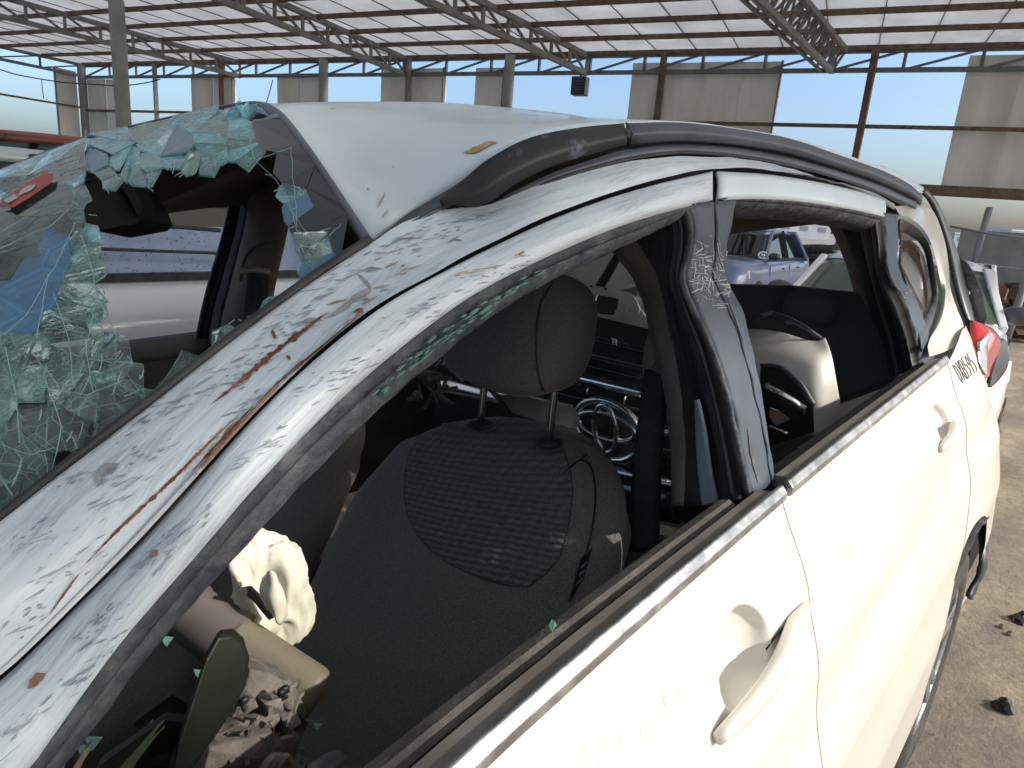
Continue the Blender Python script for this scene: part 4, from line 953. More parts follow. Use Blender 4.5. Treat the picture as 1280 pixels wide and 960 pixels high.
# ================================================================== WINDSCREEN
NEARL = [P(465, 303, .503), P(330, 397, .478), P(220, 482, .46), P(100, 574, .443), P(0, 654, .428), Vector((-.20, .40, 1.10)), Vector((-.52, .37, .97))]
CW = [Vector((-.52 - .16 * math.sin(math.pi * t), .37 + 1.20 * t, .97)) for t in [i / 10 for i in range(11)]]
nl = crom(NEARL, 40); hdc = crom(curve(HEAD, 60), 40); cw = crom(CW, 40)
V = []
for j in range(40):
    v = j / 39
    for i in range(40):
        u = i / 39
        p = nl[j] + (hdc[i] - hdc[0]) * (1 - v) ** 1.35 + (cw[i] - cw[0]) * (1 - (1 - v) ** 1.35)
        p.z += .01 * math.sin(math.pi * u) * math.sin(math.pi * v)
        V.append(p + Vector((0, 0, -.004)))
Fw = [(j * 40 + i, j * 40 + i + 1, j * 40 + i + 41, j * 40 + i + 40) for j in range(39) for i in range(39)]
V_w = V; bvw = BVHTree.FromPolygons(V, Fw)
ws = root('windscreen', (0, .95, 1.2)); ws.parent = car; ws.location = Vector((0, .95, 1.2)) - Vector((.9, 1.0, 0))
HOLE = [(100, 227), (112, 222), (130, 232), (142, 230), (150, 222), (160, 227), (178, 230), (192, 229), (197, 220), (212, 212), (224, 206), (226, 216), (232, 215), (244, 206), (257, 212), (265, 212), (274, 200), (282, 190), (295, 187), (310, 207), (316, 207), (335, 220), (350, 240), (359, 252), (365, 270), (370, 290), (372, 312), (376, 330), (379, 348), (360, 362), (340, 378), (322, 384), (312, 398), (290, 412), (190, 493), (175, 471), (159, 449), (150, 430), (134, 409), (129, 399), (130, 346), (129, 360), (124, 300), (110, 280), (100, 270), (96, 262), (105, 245)]
OUTL = [(-150, 300), (-60, 238), (0, 214), (100, 176), (190, 153), (290, 132), (306, 124), (322, 129), (345, 142), (385, 196), (425, 255), (462, 304), (330, 397), (220, 482), (100, 574), (0, 654), (-100, 735), (-150, 780)]
FRIT = [(308, 150), (320, 134), (345, 142), (385, 196), (425, 255), (462, 304), (418, 335), (395, 315), (375, 285), (366, 262), (352, 232), (330, 212), (316, 205), (306, 180)]
def zone(x, y):
    if inpoly(x, y, FRIT): return 'F'
    if x > 340 and y > 255: return 'B'
    if y < 232 - (x - 100) * .12 and x > 95: return 'A'
    if x < 105 and y < 330 - x * .5: return 'C'
    if x < 92 and y < 425 - x * 1.1: return 'S'
    return 'D'
def near_hole(x, y):
    return min(math.hypot(x - a, y - b) for a, b in HOLE)
seeds = [(12, 380), (42, 345), (72, 308)]
tries = 0
while len(seeds) < 420 and tries < 40000:
    tries += 1
    x = rnd.uniform(-150, 465); y = rnd.uniform(115, 770)
    if not inpoly(x, y, OUTL): continue
    z_ = zone(x, y); dh = near_hole(x, y)
    md = {'F': 46, 'B': 34, 'A': 21, 'C': 34, 'S': 60, 'D': 42}[z_]
    if z_ == 'D' and y - (650 - .78 * x) > -75: md = 26
    if inpoly(x, y, HOLE): md = 16 if dh < 24 else 40
    elif dh < 22 and z_ != 'F': md = min(md, 13)
    if x < -20: md = 45
    def dist(a, b, zz):
        dx, dy = a[0] - b[0], a[1] - b[1]
        if zz == 'A': u = dx * .93 - dy * .36; v = dx * .36 + dy * .93; return math.hypot(u * .38, v * 1.7)
        if zz in 'DS': u = dx * .30 + dy * .95; v = dx * .95 - dy * .30; return math.hypot(u * .55, v * 1.4)
        return math.hypot(dx, dy)
    if all(dist((x, y), s, z_) > md for s in seeds): seeds.append((x, y))
def clip(poly, a, b, c):
    out = []
    for i in range(len(poly)):
        p, q = poly[i - 1], poly[i]; fp = a * p[0] + b * p[1] - c; fq = a * q[0] + b * q[1] - c
        if (fp <= 0) != (fq <= 0):
            t = fp / (fp - fq); out.append((p[0] + (q[0] - p[0]) * t, p[1] + (q[1] - p[1]) * t))
        if fq <= 0: out.append(q)
    return out
ST = {'A': (.36, .55, 1.5), 'D': (1.25, .55, 1.4), 'S': (1.25, .6, 1.3)}
nsh = 0
def wpt(x, y):
    d = ray(x, y).normalized(); h = bvw.ray_cast(EYE, d)
    return (h[0], h[1]) if h[0] is not None else (None, None)
stuffmb = {}
for s in seeds:
    if inpoly(s[0], s[1], HOLE): continue
    poly = [(-152, 100), (470, 100), (470, 790), (-152, 790)]
    for q in seeds:
        if q is s: continue
        dx, dy = q[0] - s[0], q[1] - s[1]
        if abs(dx) > 150 or abs(dy) > 150: continue
        poly = clip(poly, dx, dy, dx * (s[0] + q[0]) / 2 + dy * (s[1] + q[1]) / 2)
        if len(poly) < 3: break
    if len(poly) < 3: continue
    # keep inside the pane: clip with the (convex enough) outline edges
    for i in range(len(OUTL)):
        p, q = OUTL[i - 1], OUTL[i]
        if min(abs(s[0] - p[0]), abs(s[0] - q[0])) > 150: continue
        ex, ey = q[0] - p[0], q[1] - p[1]
        if abs((s[0] - p[0]) * ey - (s[1] - p[1]) * ex) / math.hypot(ex, ey) > 70: continue
        tt = ((s[0] - p[0]) * ex + (s[1] - p[1]) * ey) / (ex * ex + ey * ey)
        if tt < -.3 or tt > 1.3: continue
        a, b = -ey, ex
        if a * (s[0] - p[0]) + b * (s[1] - p[1]) > 0: a, b = -a, -b
        poly = clip(poly, a, b, a * p[0] + b * p[1])
        if len(poly) < 3: break
    if len(poly) < 3: continue
    z_ = zone(*s)
    pts = []; nr = Vector()
    for x, y in poly:
        x = s[0] + (x - s[0]) * .997; y = s[1] + (y - s[1]) * .997
        h, n_ = wpt(x, y)
        if h is None: continue
        pts.append(h); nr += n_
    if len(pts) < 3: continue
    nr.normalize()
    if nr.z < 0: nr = -nr
    c = sum(pts, Vector()) / len(pts)
    amp = {'A': .06, 'D': .022, 'C': .01, 'S': .015, 'B': .10, 'F': .02}[z_]
    ax = Vector((rnd.uniform(-1, 1), rnd.uniform(-1, 1), rnd.uniform(-1, 1))).normalized(); rot = Matrix.Rotation(rnd.uniform(-amp, amp), 3, ax)
    mm = (c - pts[0]).length
    pts = [c + rot @ (p - c) + nr * (rnd.uniform(-.002, .002) if z_ in 'AD' else 0) for p in pts]
    mat_ = {'A': rnd.choice([g_craze, g_craze, g_craze, g_craze, g_clear, g_edge, g_green, g_blue]), 'D': rnd.choice([g_green, g_clear, g_clear, g_clear, g_clear, g_clear, g_clear, g_craze if near_hole(*s) < 16 else g_clear]), 'C': g_deep, 'S': g_sky, 'B': rnd.choice([g_blue, g_craze, g_clear]), 'F': g_frit}[z_]
    mb = MB(); mb.prism(pts, nr * .002); o = mb.build('glass_shard', mat_, ws)
    o.data.materials.append(g_edge)
    if z_ in 'AB' or near_hole(*s) < 13:
        n = len(pts)
        for k, f in enumerate(o.data.polygons):
            if k >= 2: f.material_index = 1
    nsh += 1
print('shards', nsh)
# crushed splinters standing up at the corner of the screen
rr = random.Random(17)
for pts in ([(292, 134), (299, 123), (303, 136), (300, 150)], [(300, 136), (309, 127), (313, 140), (306, 156)], [(284, 140), (294, 132), (298, 146), (290, 160)], [(306, 132), (322, 130), (318, 146), (310, 150)], [(296, 150), (305, 146), (303, 168), (298, 176)], [(276, 148), (287, 142), (290, 158), (280, 166)], [(302, 156), (311, 152), (308, 172), (304, 182)]):
    k = .80 + rr.uniform(-.02, .02); mb = MB(); mb.prism([P(x, y, k + rr.uniform(-.006, .006)) for x, y in pts], (.002, .002, .001)); mb.build('glass_shard', rr.choice([g_blue, g_craze, g_craze, g_edge]), ws)
# fine cracks lying on the glass, and fringe along the break
mb = MB()
def crackline(pts, r, j=.7):
    A = []; q = crom([Vector((x, y, 0)) for x, y in pts], max(4, int(len(pts) * 3)), True)
    for p in q:
        h, n_ = wpt(p.x + rnd.uniform(-j, j), p.y + rnd.uniform(-j, j))
        if h is not None:
            if n_.z < 0: n_ = -n_
            A.append(h + n_ * .005)
    if len(A) > 2: mb.tube(A, r, 4)
for pts in ([(-10, 345), (0, 320), (40, 300), (70, 288), (95, 262)], [(10, 425), (40, 398), (60, 360), (78, 330), (98, 285)], [(365, 190), (367, 230), (370, 262), (372, 290)], [(312, 170), (320, 205), (345, 230), (362, 256), (372, 300)], [(318, 207), (350, 196), (366, 190)], [(0, 300), (50, 268), (96, 262)], [(76, 172), (92, 195), (104, 215)], [(100, 215), (103, 195), (106, 180)], [(410, 300), (425, 285)], [(398, 295), (412, 290)], [(105, 300), (118, 340), (126, 380), (150, 430)], [(50, 430), (58, 380), (64, 350)], [(70, 372), (90, 430), (95, 490)], [(60, 480), (80, 540), (66, 600)], [(118, 495), (110, 440), (120, 400)], [(20, 500), (60, 490), (110, 500), (160, 480)], [(10, 440), (24, 500), (28, 560)], [(0, 560), (40, 575), (70, 565)], [(0, 600), (20, 625)], [(378, 330), (400, 350)], [(360, 262), (385, 300), (412, 322)]):
    crackline(pts, .0003)
for k in range(30):
    x = rnd.uniform(0, 190); y = rnd.uniform(430, 640)
    if not inpoly(x, y, OUTL) or inpoly(x, y, HOLE): continue
    a = rnd.choice([1.1, 1.9, .4, 2.5]) + rnd.gauss(0, .2); L_ = rnd.uniform(8, 34); crackline([(x, y), (x + L_ * .5 * math.cos(a) + 1, y + L_ * .5 * math.sin(a)), (x + L_ * math.cos(a), y + L_ * math.sin(a))], rnd.uniform(.0002, .0005), .3)
for k in range(70):
    i = rnd.randrange(len(HOLE)); x, y = HOLE[i]; x += rnd.uniform(-8, 8); y += rnd.uniform(-8, 8); a = rnd.uniform(0, 3.1); L_ = rnd.uniform(4, 14)
    crackline([(x, y), (x + L_ * .5 * math.cos(a), y + L_ * .5 * math.sin(a)), (x + L_ * math.cos(a), y + L_ * math.sin(a))], .0004, .3)
o = mb.build('crack_lines', glassmat('crack_white', (.6, .8, .8), .45, (.60, .78, .78), rough=.2), ws); o['kind'] = 'stuff'
# rest of the pane beyond the broken part
keep = []
for f in Fw:
    c = sum((V_w[i] for i in f), Vector()) / 4; q = proj(c)
    if q[2] < .05 or q[0] < -148: keep.append(f)
used = sorted({i for f in keep for i in f}); mp_ = {i: k for k, i in enumerate(used)}
if keep: solid(link('glass_sheet', mesh([V_w[i] for i in used], [tuple(mp_[i] for i in f) for f in keep], True), g_clear, ws), .004)
# dark bonded edges of the screen
INR = [(x, y, k + .012) for x, y, k in INNER if x <= 470]
def shift(cv, dx, dy): return [(x + dx, y + dy, k + .010) for x, y, k in cv]
loft('windscreen_rubber', [[(x, y, k - .002) for x, y, k in INNER if x <= 470], [(x - 7, y - 9, k + .004) for x, y, k in INNER if x <= 470]], rubber, car, n=60, m=4, bulge=.003, thick=.006)
# red sticker with pale blocks
def onglass(name, px, mat, lift, par=ws):
    A = []
    for x, y in px:
        h, n_ = wpt(x, y); n_ = n_ if n_.z > 0 else -n_; A.append(h + n_ * lift)
    mb = MB(); mb.prism(A, Vector((0, 0, .0008))); return mb.build(name, mat, par)
st = onglass('sticker', [(1, 264), (24, 246), (48, 229), (62, 223), (71, 225), (69, 235), (40, 255), (22, 266)], M('sticker_red', (.42, .03, .035), (.30, .04, .04), rough=.5, sc_=40), .0055)
for px in ([(11, 260), (24, 252), (28, 256), (16, 263)], [(28, 254), (34, 245), (45, 240), (41, 248)], [(36, 247), (50, 239), (48, 244), (38, 250)]):
    o = onglass('sticker_print', px, M('sticker_white', (.42, .44, .45), rough=.5), .0072); repar(o, st)

# ================================================================== DRIVER SEAT
seat = root('front_seat', (.6, .70, .30)); seat.parent = car; seat.location = Vector((.6, .70, .30)) - Vector((.9, 1.0, 0))
# backrest: axis from the base to the shoulders, reclined
def seat_pt(u, v, off=0):
    """u -1..1 across (near=-1), v 0..1 up; returns the front skin point"""
    z = .47 + .56 * v; xc = .50 + .30 * v - .035 * math.sin(math.pi * v)
    half = interp(v, [0, .35, .7, .88, .96, 1.0], [.262, .278, .274, .245, .195, .12])
    y = .685 + u * half
    bol = .055 * max(0, abs(u) - .45) ** 1.3 / .55 ** 1.3 * (1 - .5 * max(0, v - .75) / .25)
    rnd_ = .05 * max(0, abs(u) - .86) / .14
    X = xc - bol + rnd_ * rnd_ * 20 * .05 + .02 * u * u
    n_ = Vector((-.88, 0, .47))
    p = Vector((X, y, z + .03 * (1 - u * u) * v))
    if v > .9: p.x += .10 * ((v - .9) / .1) ** 2; p.z -= .006
    return p + n_ * off
def skin(name, u0, u1, v0, v1, nu, nv, off, mat, par, inside=None, back=False, ribs=None):
    V = []; Fc = []
    for j in range(nv):
        for i in range(nu):
            u = u0 + (u1 - u0) * i / (nu - 1); v = v0 + (v1 - v0) * j / (nv - 1)
            if back:
                p = seat_pt(u, v); p.x += .13 * (1 - abs(u) ** 6 * .35); V.append(p)
            else: V.append(seat_pt(u, v, off))
    for j in range(nv - 1):
        for i in range(nu - 1):
            a = j * nu + i; Fc.append((a, a + 1, a + nu + 1, a + nu) if back else (a, a + nu, a + nu + 1, a + 1))
    return V, Fc
# closed shell: superellipse sections swept up the back
V = []; Fc = []; NV = 46; NS = 48
for j in range(NV):
    v = j / (NV - 1); sc0 = 1.0
    for k in range(NS):
        a = 2 * math.pi * k / NS; ca, sa = math.cos(a), math.sin(a)
        u = math.copysign(abs(ca) ** .62, ca); f = math.copysign(abs(sa) ** .75, sa)
        p = seat_pt(u * .995, v); th = .14
        if v > .88: th = .14 - .07 * ((v - .88) / .12) ** 2
        mid = p + Vector((th * .5, 0, 0))
        p = Vector((mid.x - f * th * .5 * (1), p.y, p.z - (.02 if f < 0 else 0)))
        # bolsters stay proud, centre slightly hollow
        V.append(p)
for j in range(NV - 1):
    for k in range(NS): Fc.append((j * NS + k, j * NS + (k + 1) % NS, (j + 1) * NS + (k + 1) % NS, (j + 1) * NS + k))
Fc.append(tuple((NV - 1) * NS + k for k in range(NS))); Fc.append(tuple(reversed(range(NS))))
me = mesh(V, Fc, True); bm = bmesh.new(); bm.from_mesh(me); bmesh.ops.recalc_face_normals(bm, faces=bm.faces); bm.to_mesh(me); bm.free()
br = link('backrest', me, fab_plain, seat); sd = br.modifiers.new('s', 'SUBSURF'); sd.levels = 1; sd.render_levels = 1
bvs = bvh_of([br])
def seathit(px, py, lift=.003):
    d = ray(px, py).normalized(); h = bvs.ray_cast(EYE, d)
    if h[0] is None: return None
    n_ = h[1] if h[1].dot(d) < 0 else -h[1]
    return h[0] + n_ * lift
# ribbed centre panel lying on the backrest
RL = [(528, 512), (513, 560), (505, 610), (512, 650), (540, 690), (590, 718), (640, 733)]
RR = [(610, 516), (655, 528), (700, 555), (715, 600), (712, 650), (698, 700), (660, 734)]
rowsL = crom([Vector((x, y, 0)) for x, y in RL], 26); rowsR = crom([Vector((x, y, 0)) for x, y in RR], 26)
V = []; ok = True
for a, b in zip(rowsL, rowsR):
    for i in range(30):
        q = a.lerp(b, i / 29); e = min(i, 29 - i) / 29
        h = seathit(q.x, q.y, .001 + .002 * min(1, e * 12))
        V.append(h if h is not None else Vector((0, 0, -9)))
Fc = [(j * 30 + i, j * 30 + i + 1, j * 30 + i + 31, j * 30 + i + 30) for j in range(25) for i in range(29)]
Fc = [f for f in Fc if all(V[i].z > 0 for i in f) and max((V[f[0]] - V[i]).length for i in f) < .16]
if Fc:
    used = sorted({i for f in Fc for i in f}); mp_ = {i: k for k, i in enumerate(used)}; V = [V[i] for i in used]; Fc = [tuple(mp_[i] for i in f) for f in Fc]
    o = link('ribbed_panel', mesh(V, Fc, True), fab_rib, seat); o.data.flip_normals()
def stitch(pts, r=.0016, mat=black, nm='stitching'):
    A = [seathit(p.x, p.y, .0008) for p in crom([Vector((x, y, 0)) for x, y in pts], 24)]; A = [a for a in A if a is not None]
    A = [a for i, a in enumerate(A) if i == 0 or (a - A[i - 1]).length < .06]
    if len(A) > 3: tube(nm, A, r, mat, seat, 6)
stitch([(700, 598), (715, 582), (726, 575), (738, 582), (744, 610), (742, 650), (733, 692)])
stitch([(726, 575), (733, 568)])
stitch(RL + RR[::-1], .0009)
# tag on the side of the seat
mb = MB(); tp_ = seathit(727, 722, .012) or P(727, 722, .44)
ex = Vector((.012, 0, .003)); ez = Vector((.006, -.002, .032))
mb.prism([tp_ - ex - ez, tp_ + ex - ez, tp_ + ex + ez, tp_ - ex + ez], Vector((0, .002, 0))); lb = mb.build('airbag_tag', M('tag_black', (.035, .037, .042), rough=.6), seat)
mb = MB()
for t in (.5, .15, -.25):
    a = tp_ + ez * t - ex * .55 + Vector((0, -.0008, 0)); b = tp_ + ez * t + ex * .55 + Vector((0, -.0008, 0)); mb.bar(a, b, .0004, .0035 if t > 0 else .0025)
mb.build('tag_print', M('tag_print', (.35, .36, .38)), seat)
# cushion
cu = blob('cushion', (.28, .70, .46), (.27, .26, .09), fab_plain, seat, amp=.05, n=4)
# headrest with posts
hr = blob('headrest', (0, 0, 0), (1, 1, 1), fab_head, seat, n=4, amp=.0, pw=.5)
hc = Vector((.80, .690, 1.222)); BASE_h = BASE[seat.name]
for v in hr.data.vertices:
    c = v.co + BASE_h
    x, y, z = c
    wy = .122 * (1 - .12 * max(0, z)); p = Vector((x * (.058 - .012 * z), y * wy, z * .092))
    p.x += .022 * z + .03 * (y * y)
    v.co = hc + Matrix.Rotation(R(4), 3, 'X') @ p - BASE_h
bvs2 = bvh_of([hr])
def hhit(px, py):
    d = ray(px, py).normalized(); h = bvs2.ray_cast(EYE, d); return None if h[0] is None else h[0] + (h[1] if h[1].dot(d) < 0 else -h[1]) * .0005
A = [hhit(p.x, p.y) for p in crom([Vector((x, y, 0)) for x, y in ((690, 354), (676, 380), (671, 420), (672, 460), (680, 494))], 24)]; A = [a for a in A if a is not None]
if len(A) > 4: o = tube('stitching', A, .0014, black, seat, 6)
pm = M('post_chrome', (.55, .57, .58), rough=.22, metal=1)
for (x0, y0, x1, y1, k0, k1) in ((606, 482, 602, 514, .745, .745), (693, 494, 688, 536, .615, .615)):
    a = P(x0, y0, k0); b = P(x1, y1, k1); a.z += .03; dvec = (a - b); o = tube('headrest_post', [b - dvec * .3, b, a, a + dvec * .4], .0062, pm, seat, 12)
    blob('post_collar', b - dvec * .02 - Vector((0, 0, .022)), (.024, .018, .006), rubber, seat, amp=0)
# passenger seat beyond, dark
pseat = root('passenger_seat', (.6, 1.35, .30)); pseat.parent = car; pseat.location = Vector((.6, 1.35, .30)) - Vector((.9, 1, 0))
o = br.copy(); COL.objects.link(o); o.name = 'backrest'; o.parent = pseat; o.location = (0, .02, -.12)
blob('cushion', (.28, 1.35, .42), (.27, .24, .09), fab_plain, pseat, amp=.05)
# rear bench, low dark back
blob('rear_bench', (2.0, 1.05, .72), (.12, .62, .28), fab_head, car, amp=.04, n=4)

# ================================================================== STEERING WHEEL AREA
sw = root('steering_column', (.2, .62, .9)); sw.parent = car; sw.location = Vector((.2, .62, .9)) - Vector((.9, 1, 0))
# beige cowl half-tube
def rod(name, a, b, r0, r1, mat, par, flat=.62, n=24, seg=28, endr=.5):
    pts = []; rr = []
    for i in range(n):
        t = i / (n - 1); pts.append(a.lerp(b, t)); r = r0 + (r1 - r0) * t
        e = 1.0
        if t > .88: e = math.sqrt(max(.02, 1 - ((t - .88) / .12) ** 2 * (1 - endr ** 2)))
        rr.append((r * e, r * e * flat))
    return tube(name, pts, rr, mat, par, seg)
cowl = M('cowl_beige', (.23, .195, .145), (.19, .16, .12), rough=.55, sc_=12, bump=.03, bsc=80)
cowl2 = M('cowl_grey', (.15, .13, .125), (.12, .105, .10), rough=.6, sc_=10)
rod('column_cowl', P(288, 800, .60), P(398, 878, .515), .030, .034, cowl, sw, flat=.8)
rod('column_cowl', P(215, 745, .66), P(294, 804, .60), .034, .0355, cowl2, sw, flat=.8, endr=1)
# leaf-shaped dark blade (stalk shroud)
lf = [(214, 975), (222, 930), (238, 880), (256, 825), (272, 796), (290, 794), (304, 806), (311, 830), (306, 862), (290, 892), (268, 925), (244, 958), (232, 985)]
mb = MB(); mb.prism([P(x, y, .46 + .0006 * (y - 790) * -.3) for x, y in lf], Vector((.006, .010, 0))); o = mb.build('column_shroud', M('shroud_dark', (.010, .013, .009), (.018, .021, .015), spec=.15, rough=.35, sc_=9), sw); bevel(o, .003, 3)
# crumpled airbag
bm = bmesh.new(); bmesh.ops.create_icosphere(bm, subdivisions=5, radius=1)
c = P(343, 742, .62)
ax, ay = (P(400, 742, .62) - c), (P(343, 690, .62) - c)
fw = (EYE - c).normalized()
ax.normalize(); ay.normalize()
for v in bm.verts:
    p = v.co.copy()
    f = noise.noise(p * 1.2 + Vector((3.1, 0, 0))) * .20 + (.5 - abs(noise.noise(p * 1.6 + Vector((0, 7, 0)))) ) * .34 + (.4 - abs(noise.noise(Vector((p.x * 5, p.y * 1.6, p.z * 2)) + Vector((0, 0, 5))))) * .12 - .17
    fold = .10 * abs(math.sin(4.5 * math.atan2(p.y, p.x) + 5 * noise.noise(p * 1.5)))
    r = .93 + f - fold * .25 - .06
    hole = math.exp(-(((p.x + .1) / .30) ** 2 + ((p.y + .05) / .42) ** 2)) if p.z > 0 else 0
    v.co = c + ax * p.x * .066 * r + ay * (p.y * .090 * r - .004 * p.x) + fw * (p.z * .05 * r - hole * .045)
me = bpy.data.meshes.new('m'); bm.to_mesh(me); bm.free(); me.polygons.foreach_set('use_smooth', [True] * len(me.polygons))
link('airbag', me, bagm, sw)
slab('torn_cover', [(296, 738), (312, 735), (330, 752), (344, 772), (336, 776), (316, 752)], .585, (.004, .004, 0), dark, sw, .001)
loft('airbag_flap', [[(328, 722, .575), (340, 712, .56), (350, 730, .56), (352, 752, .565)], [(336, 760, .575), (342, 774, .56), (352, 782, .56), (359, 768, .57)]], bagm, sw, n=24, m=12, bulge=.004, thick=.001, noise_amp=.005, noise_sc=45)
# broken grey-brown switch housing: jagged plates and bits
def chunk(name, pts, k, depth, mat, par, jit=.006, seed=0):
    rr = random.Random(seed)
    mb = MB(); poly = [P(x, y, k + rr.uniform(-jit, jit)) for x, y in pts]
    c = sum(poly, Vector()) / len(poly) + (EYE - sum(poly, Vector()) / len(poly)).normalized() * rr.uniform(.004, .012)
    n = len(poly); back = [p + Vector((.004, depth, -.004)) for p in poly]
    mb.add([c] + poly + back, [(0, i + 1, (i + 1) % n + 1) for i in range(n)] + [(i + 1, i + 1 + n, (i + 1) % n + 1 + n, (i + 1) % n + 1) for i in range(n)])
    o = mb.build(name, mat, par); bevel(o, .0015, 2); return o
chunks = [([(312, 836), (338, 842), (352, 850), (362, 872), (345, 890), (322, 892), (300, 905), (290, 898), (305, 865)], .475),
          ([(300, 905), (322, 892), (345, 884), (352, 900), (340, 915), (300, 925), (262, 935), (268, 922)], .465),
          ([(352, 850), (366, 852), (380, 880), (386, 905), (376, 925), (360, 905), (352, 885)], .485),
          ([(262, 935), (300, 925), (340, 915), (360, 930), (352, 960), (320, 985), (250, 985)], .455),
          ([(360, 905), (376, 922), (370, 950), (358, 965), (345, 945)], .47), ([(330, 880), (352, 872), (356, 888), (338, 896)], .455), ([(352, 900), (372, 890), (378, 905), (362, 915)], .46), ([(300, 880), (318, 872), (324, 884), (306, 894)], .452)]
for i, (pp_, k) in enumerate(chunks): chunk('switch_housing', pp_, k, .04, greydust, sw, seed=i)
dk2 = M('inner_dark_bits', (.05, .045, .04), (.11, .10, .085), rough=.7, sc_=50)
rr = random.Random(5); mb = MB()
for i in range(34):
    x = rr.uniform(285, 385); y = rr.uniform(850, 960)
    if x < 600 - .35 * y and False: continue
    p = P(x, y, rr.uniform(.445, .468)); q = p + Vector((rr.uniform(-1, 1), rr.uniform(-1, 1), rr.uniform(-1, 1))).normalized() * rr.uniform(.004, .014); mb.bar(p, q, rr.uniform(.001, .004), rr.uniform(.001, .004))
o = mb.build('debris_bits', greydust, sw); o['kind'] = 'stuff'
for i, (x, y) in enumerate(((305, 876), (356, 862), (352, 866))): blob('screw_hole', P(x, y, .450), (.004, .003, .004), black, sw, amp=0, n=2)
for i in range(3):
    a = crom([P(322 + 8 * i, 990, .45), P(330 + 9 * i, 958, .443), P(342 + 7 * i, 945, .443), P(356 + 5 * i, 962, .45), P(360 + 4 * i, 990, .46)], 24)
    tube('coil_wire', a, .0035, M('wire_sheath', (.26, .23, .19), rough=.5), sw, 8)
blob('mirror_scrap', P(400, 962, .50), (.03, .012, .006), M('scrap_grey', (.12, .13, .14), rough=.3), sw)
# small chips catching light in the footwell
mb = MB()
for (x, y, k) in ((185, 800, .6), (205, 805, .6), (395, 912, .6), (470, 918, .7), (462, 925, .7), (245, 845, .7), (258, 850, .7), (60, 930, .42), (100, 945, .45), (110, 935, .45)):
    p = P(x, y, k); s = .006; mb.add([p, p + Vector((s * 1.6, 0, .003)), p + Vector((0, s, .006)), p + Vector((s * .5, s * .4, -s))], [(0, 1, 2), (0, 3, 1), (1, 3, 2), (2, 3, 0)])
o = mb.build('glass_crumbs', g_edge, car); o['kind'] = 'stuff'
mb = MB(); mb.prism([P(x, y, .40) for x, y in ((60, 960), (74, 930), (80, 938), (78, 962), (66, 990))], Vector((.003, .004, 0))); mb.build('torn_trim_piece', cowl, car)
mb = MB(); mb.prism([P(x, y, .42) for x, y in ((90, 962), (105, 938), (112, 932), (108, 945), (98, 964))], Vector((.003, .004, 0))); mb.build('torn_trim_piece', cowl, car)

# ================================================================== LOOSE PARTS INSIDE
GX = 1.30
gr = root('car_grille', tuple(P(740, 520, -GX))); tag(gr, 'black car grille with chrome bars and round oval emblem lying behind the front seat', 'car grille')
def gy(y0, x): return y0 + (x - 760) * .238          # image slope of a bar lying across the car
gb = M('grille_black', (.02, .022, .025), (.04, .043, .048), rough=.22, coat=.6, sc_=12)
def gbar(name, x0, x1, y0, h, mat, dx=0, bulge=.012):
    A = [P(x, gy(y0 - h / 2, x), -(GX + dx)) for x in (x0, (x0 + x1) / 2, x1)]; B = [P(x, gy(y0 + h / 2, x), -(GX + dx)) for x in (x0, (x0 + x1) / 2, x1)]
    return loft(name, [A, B], mat, gr, n=24, m=8, bulge=bulge, thick=.012)
gbar('grille_bar', 715, 835, 428, 9, gb); gbar('grille_bar', 700, 840, 447, 14, gb, -.03)
gbar('chrome_bar', 600, 812, 481, 19, chrome, -.02); gbar('grille_bar', 600, 830, 462, 8, gb, .02)
gbar('chrome_bar', 548, 700, 531, 17, chrome, -.01); gbar('chrome_bar', 800, 850, 521, 18, chrome, -.01)
gbar('grille_bar', 560, 850, 505, 8, gb, .03); gbar('grille_bar', 780, 850, 556, 26, gb, .03); gbar('chrome_bar', 765, 850, 587, 17, chrome, -.01)
gbar('grille_bar', 545, 850, 615, 40, gb, .05); gbar('grille_back', 540, 860, 500, 200, dark, .09, 0)
for x in (782, 735, 700): tube('grille_rib', [P(x, gy(488, x), -(GX + .01)), P(x - 3, gy(505, x), -(GX + .01))], .002, chrome, gr, 6)
lbl = M('label_white', (.55, .58, .60), rough=.5)
mb = MB(); mb.prism([P(x, y, -(GX - .055)) for x, y in ((724, 433), (736, 434), (733, 440), (722, 438))], (-.001, 0, 0)); mb.build('paper_label', M('label_blue', (.35, .45, .47), rough=.5), gr)
mb = MB(); mb.prism([P(x, y, -(GX - .05)) for x, y in ((765, 422), (771, 424), (771, 432), (768, 427), (766, 431))], (-.001, 0, 0)); mb.build('paper_label', lbl, gr)
# emblem
em = root('emblem', tuple(P(760, 538, -(GX - .06)))); em.parent = gr; em.location = P(760, 538, -(GX - .06)) - P(740, 520, -GX)
EC = P(759, 537, -(GX - .06)); eu = (P(800, 548, -(GX - .06)) - EC); ev = (P(757, 500, -(GX - .06)) - EC)
def ering(name, cx, cy, rx, ry, w_, mat, dz=0, n=48, rot=0):
    pts = [EC + eu * (cx + rx * math.cos(a) * math.cos(rot) - ry * math.sin(a) * math.sin(rot)) + ev * (cy + rx * math.cos(a) * math.sin(rot) + ry * math.sin(a) * math.cos(rot)) + Vector((-dz, 0, 0)) for a in [2 * math.pi * k / n for k in range(n)]]
    return tube(name, pts, w_, mat, em, 12, True)
ering('emblem_ring', 0, 0, 1.0, .95, (.011, .0075), chrome); ering('emblem_ring', 0, .12, .88, .42, (.0075, .006), chrome, .004)
o = bpy.data.objects[-1] if False else None
ering('emblem_ring', 0, .05, .34, .78, (.0075, .006), chrome, .006)
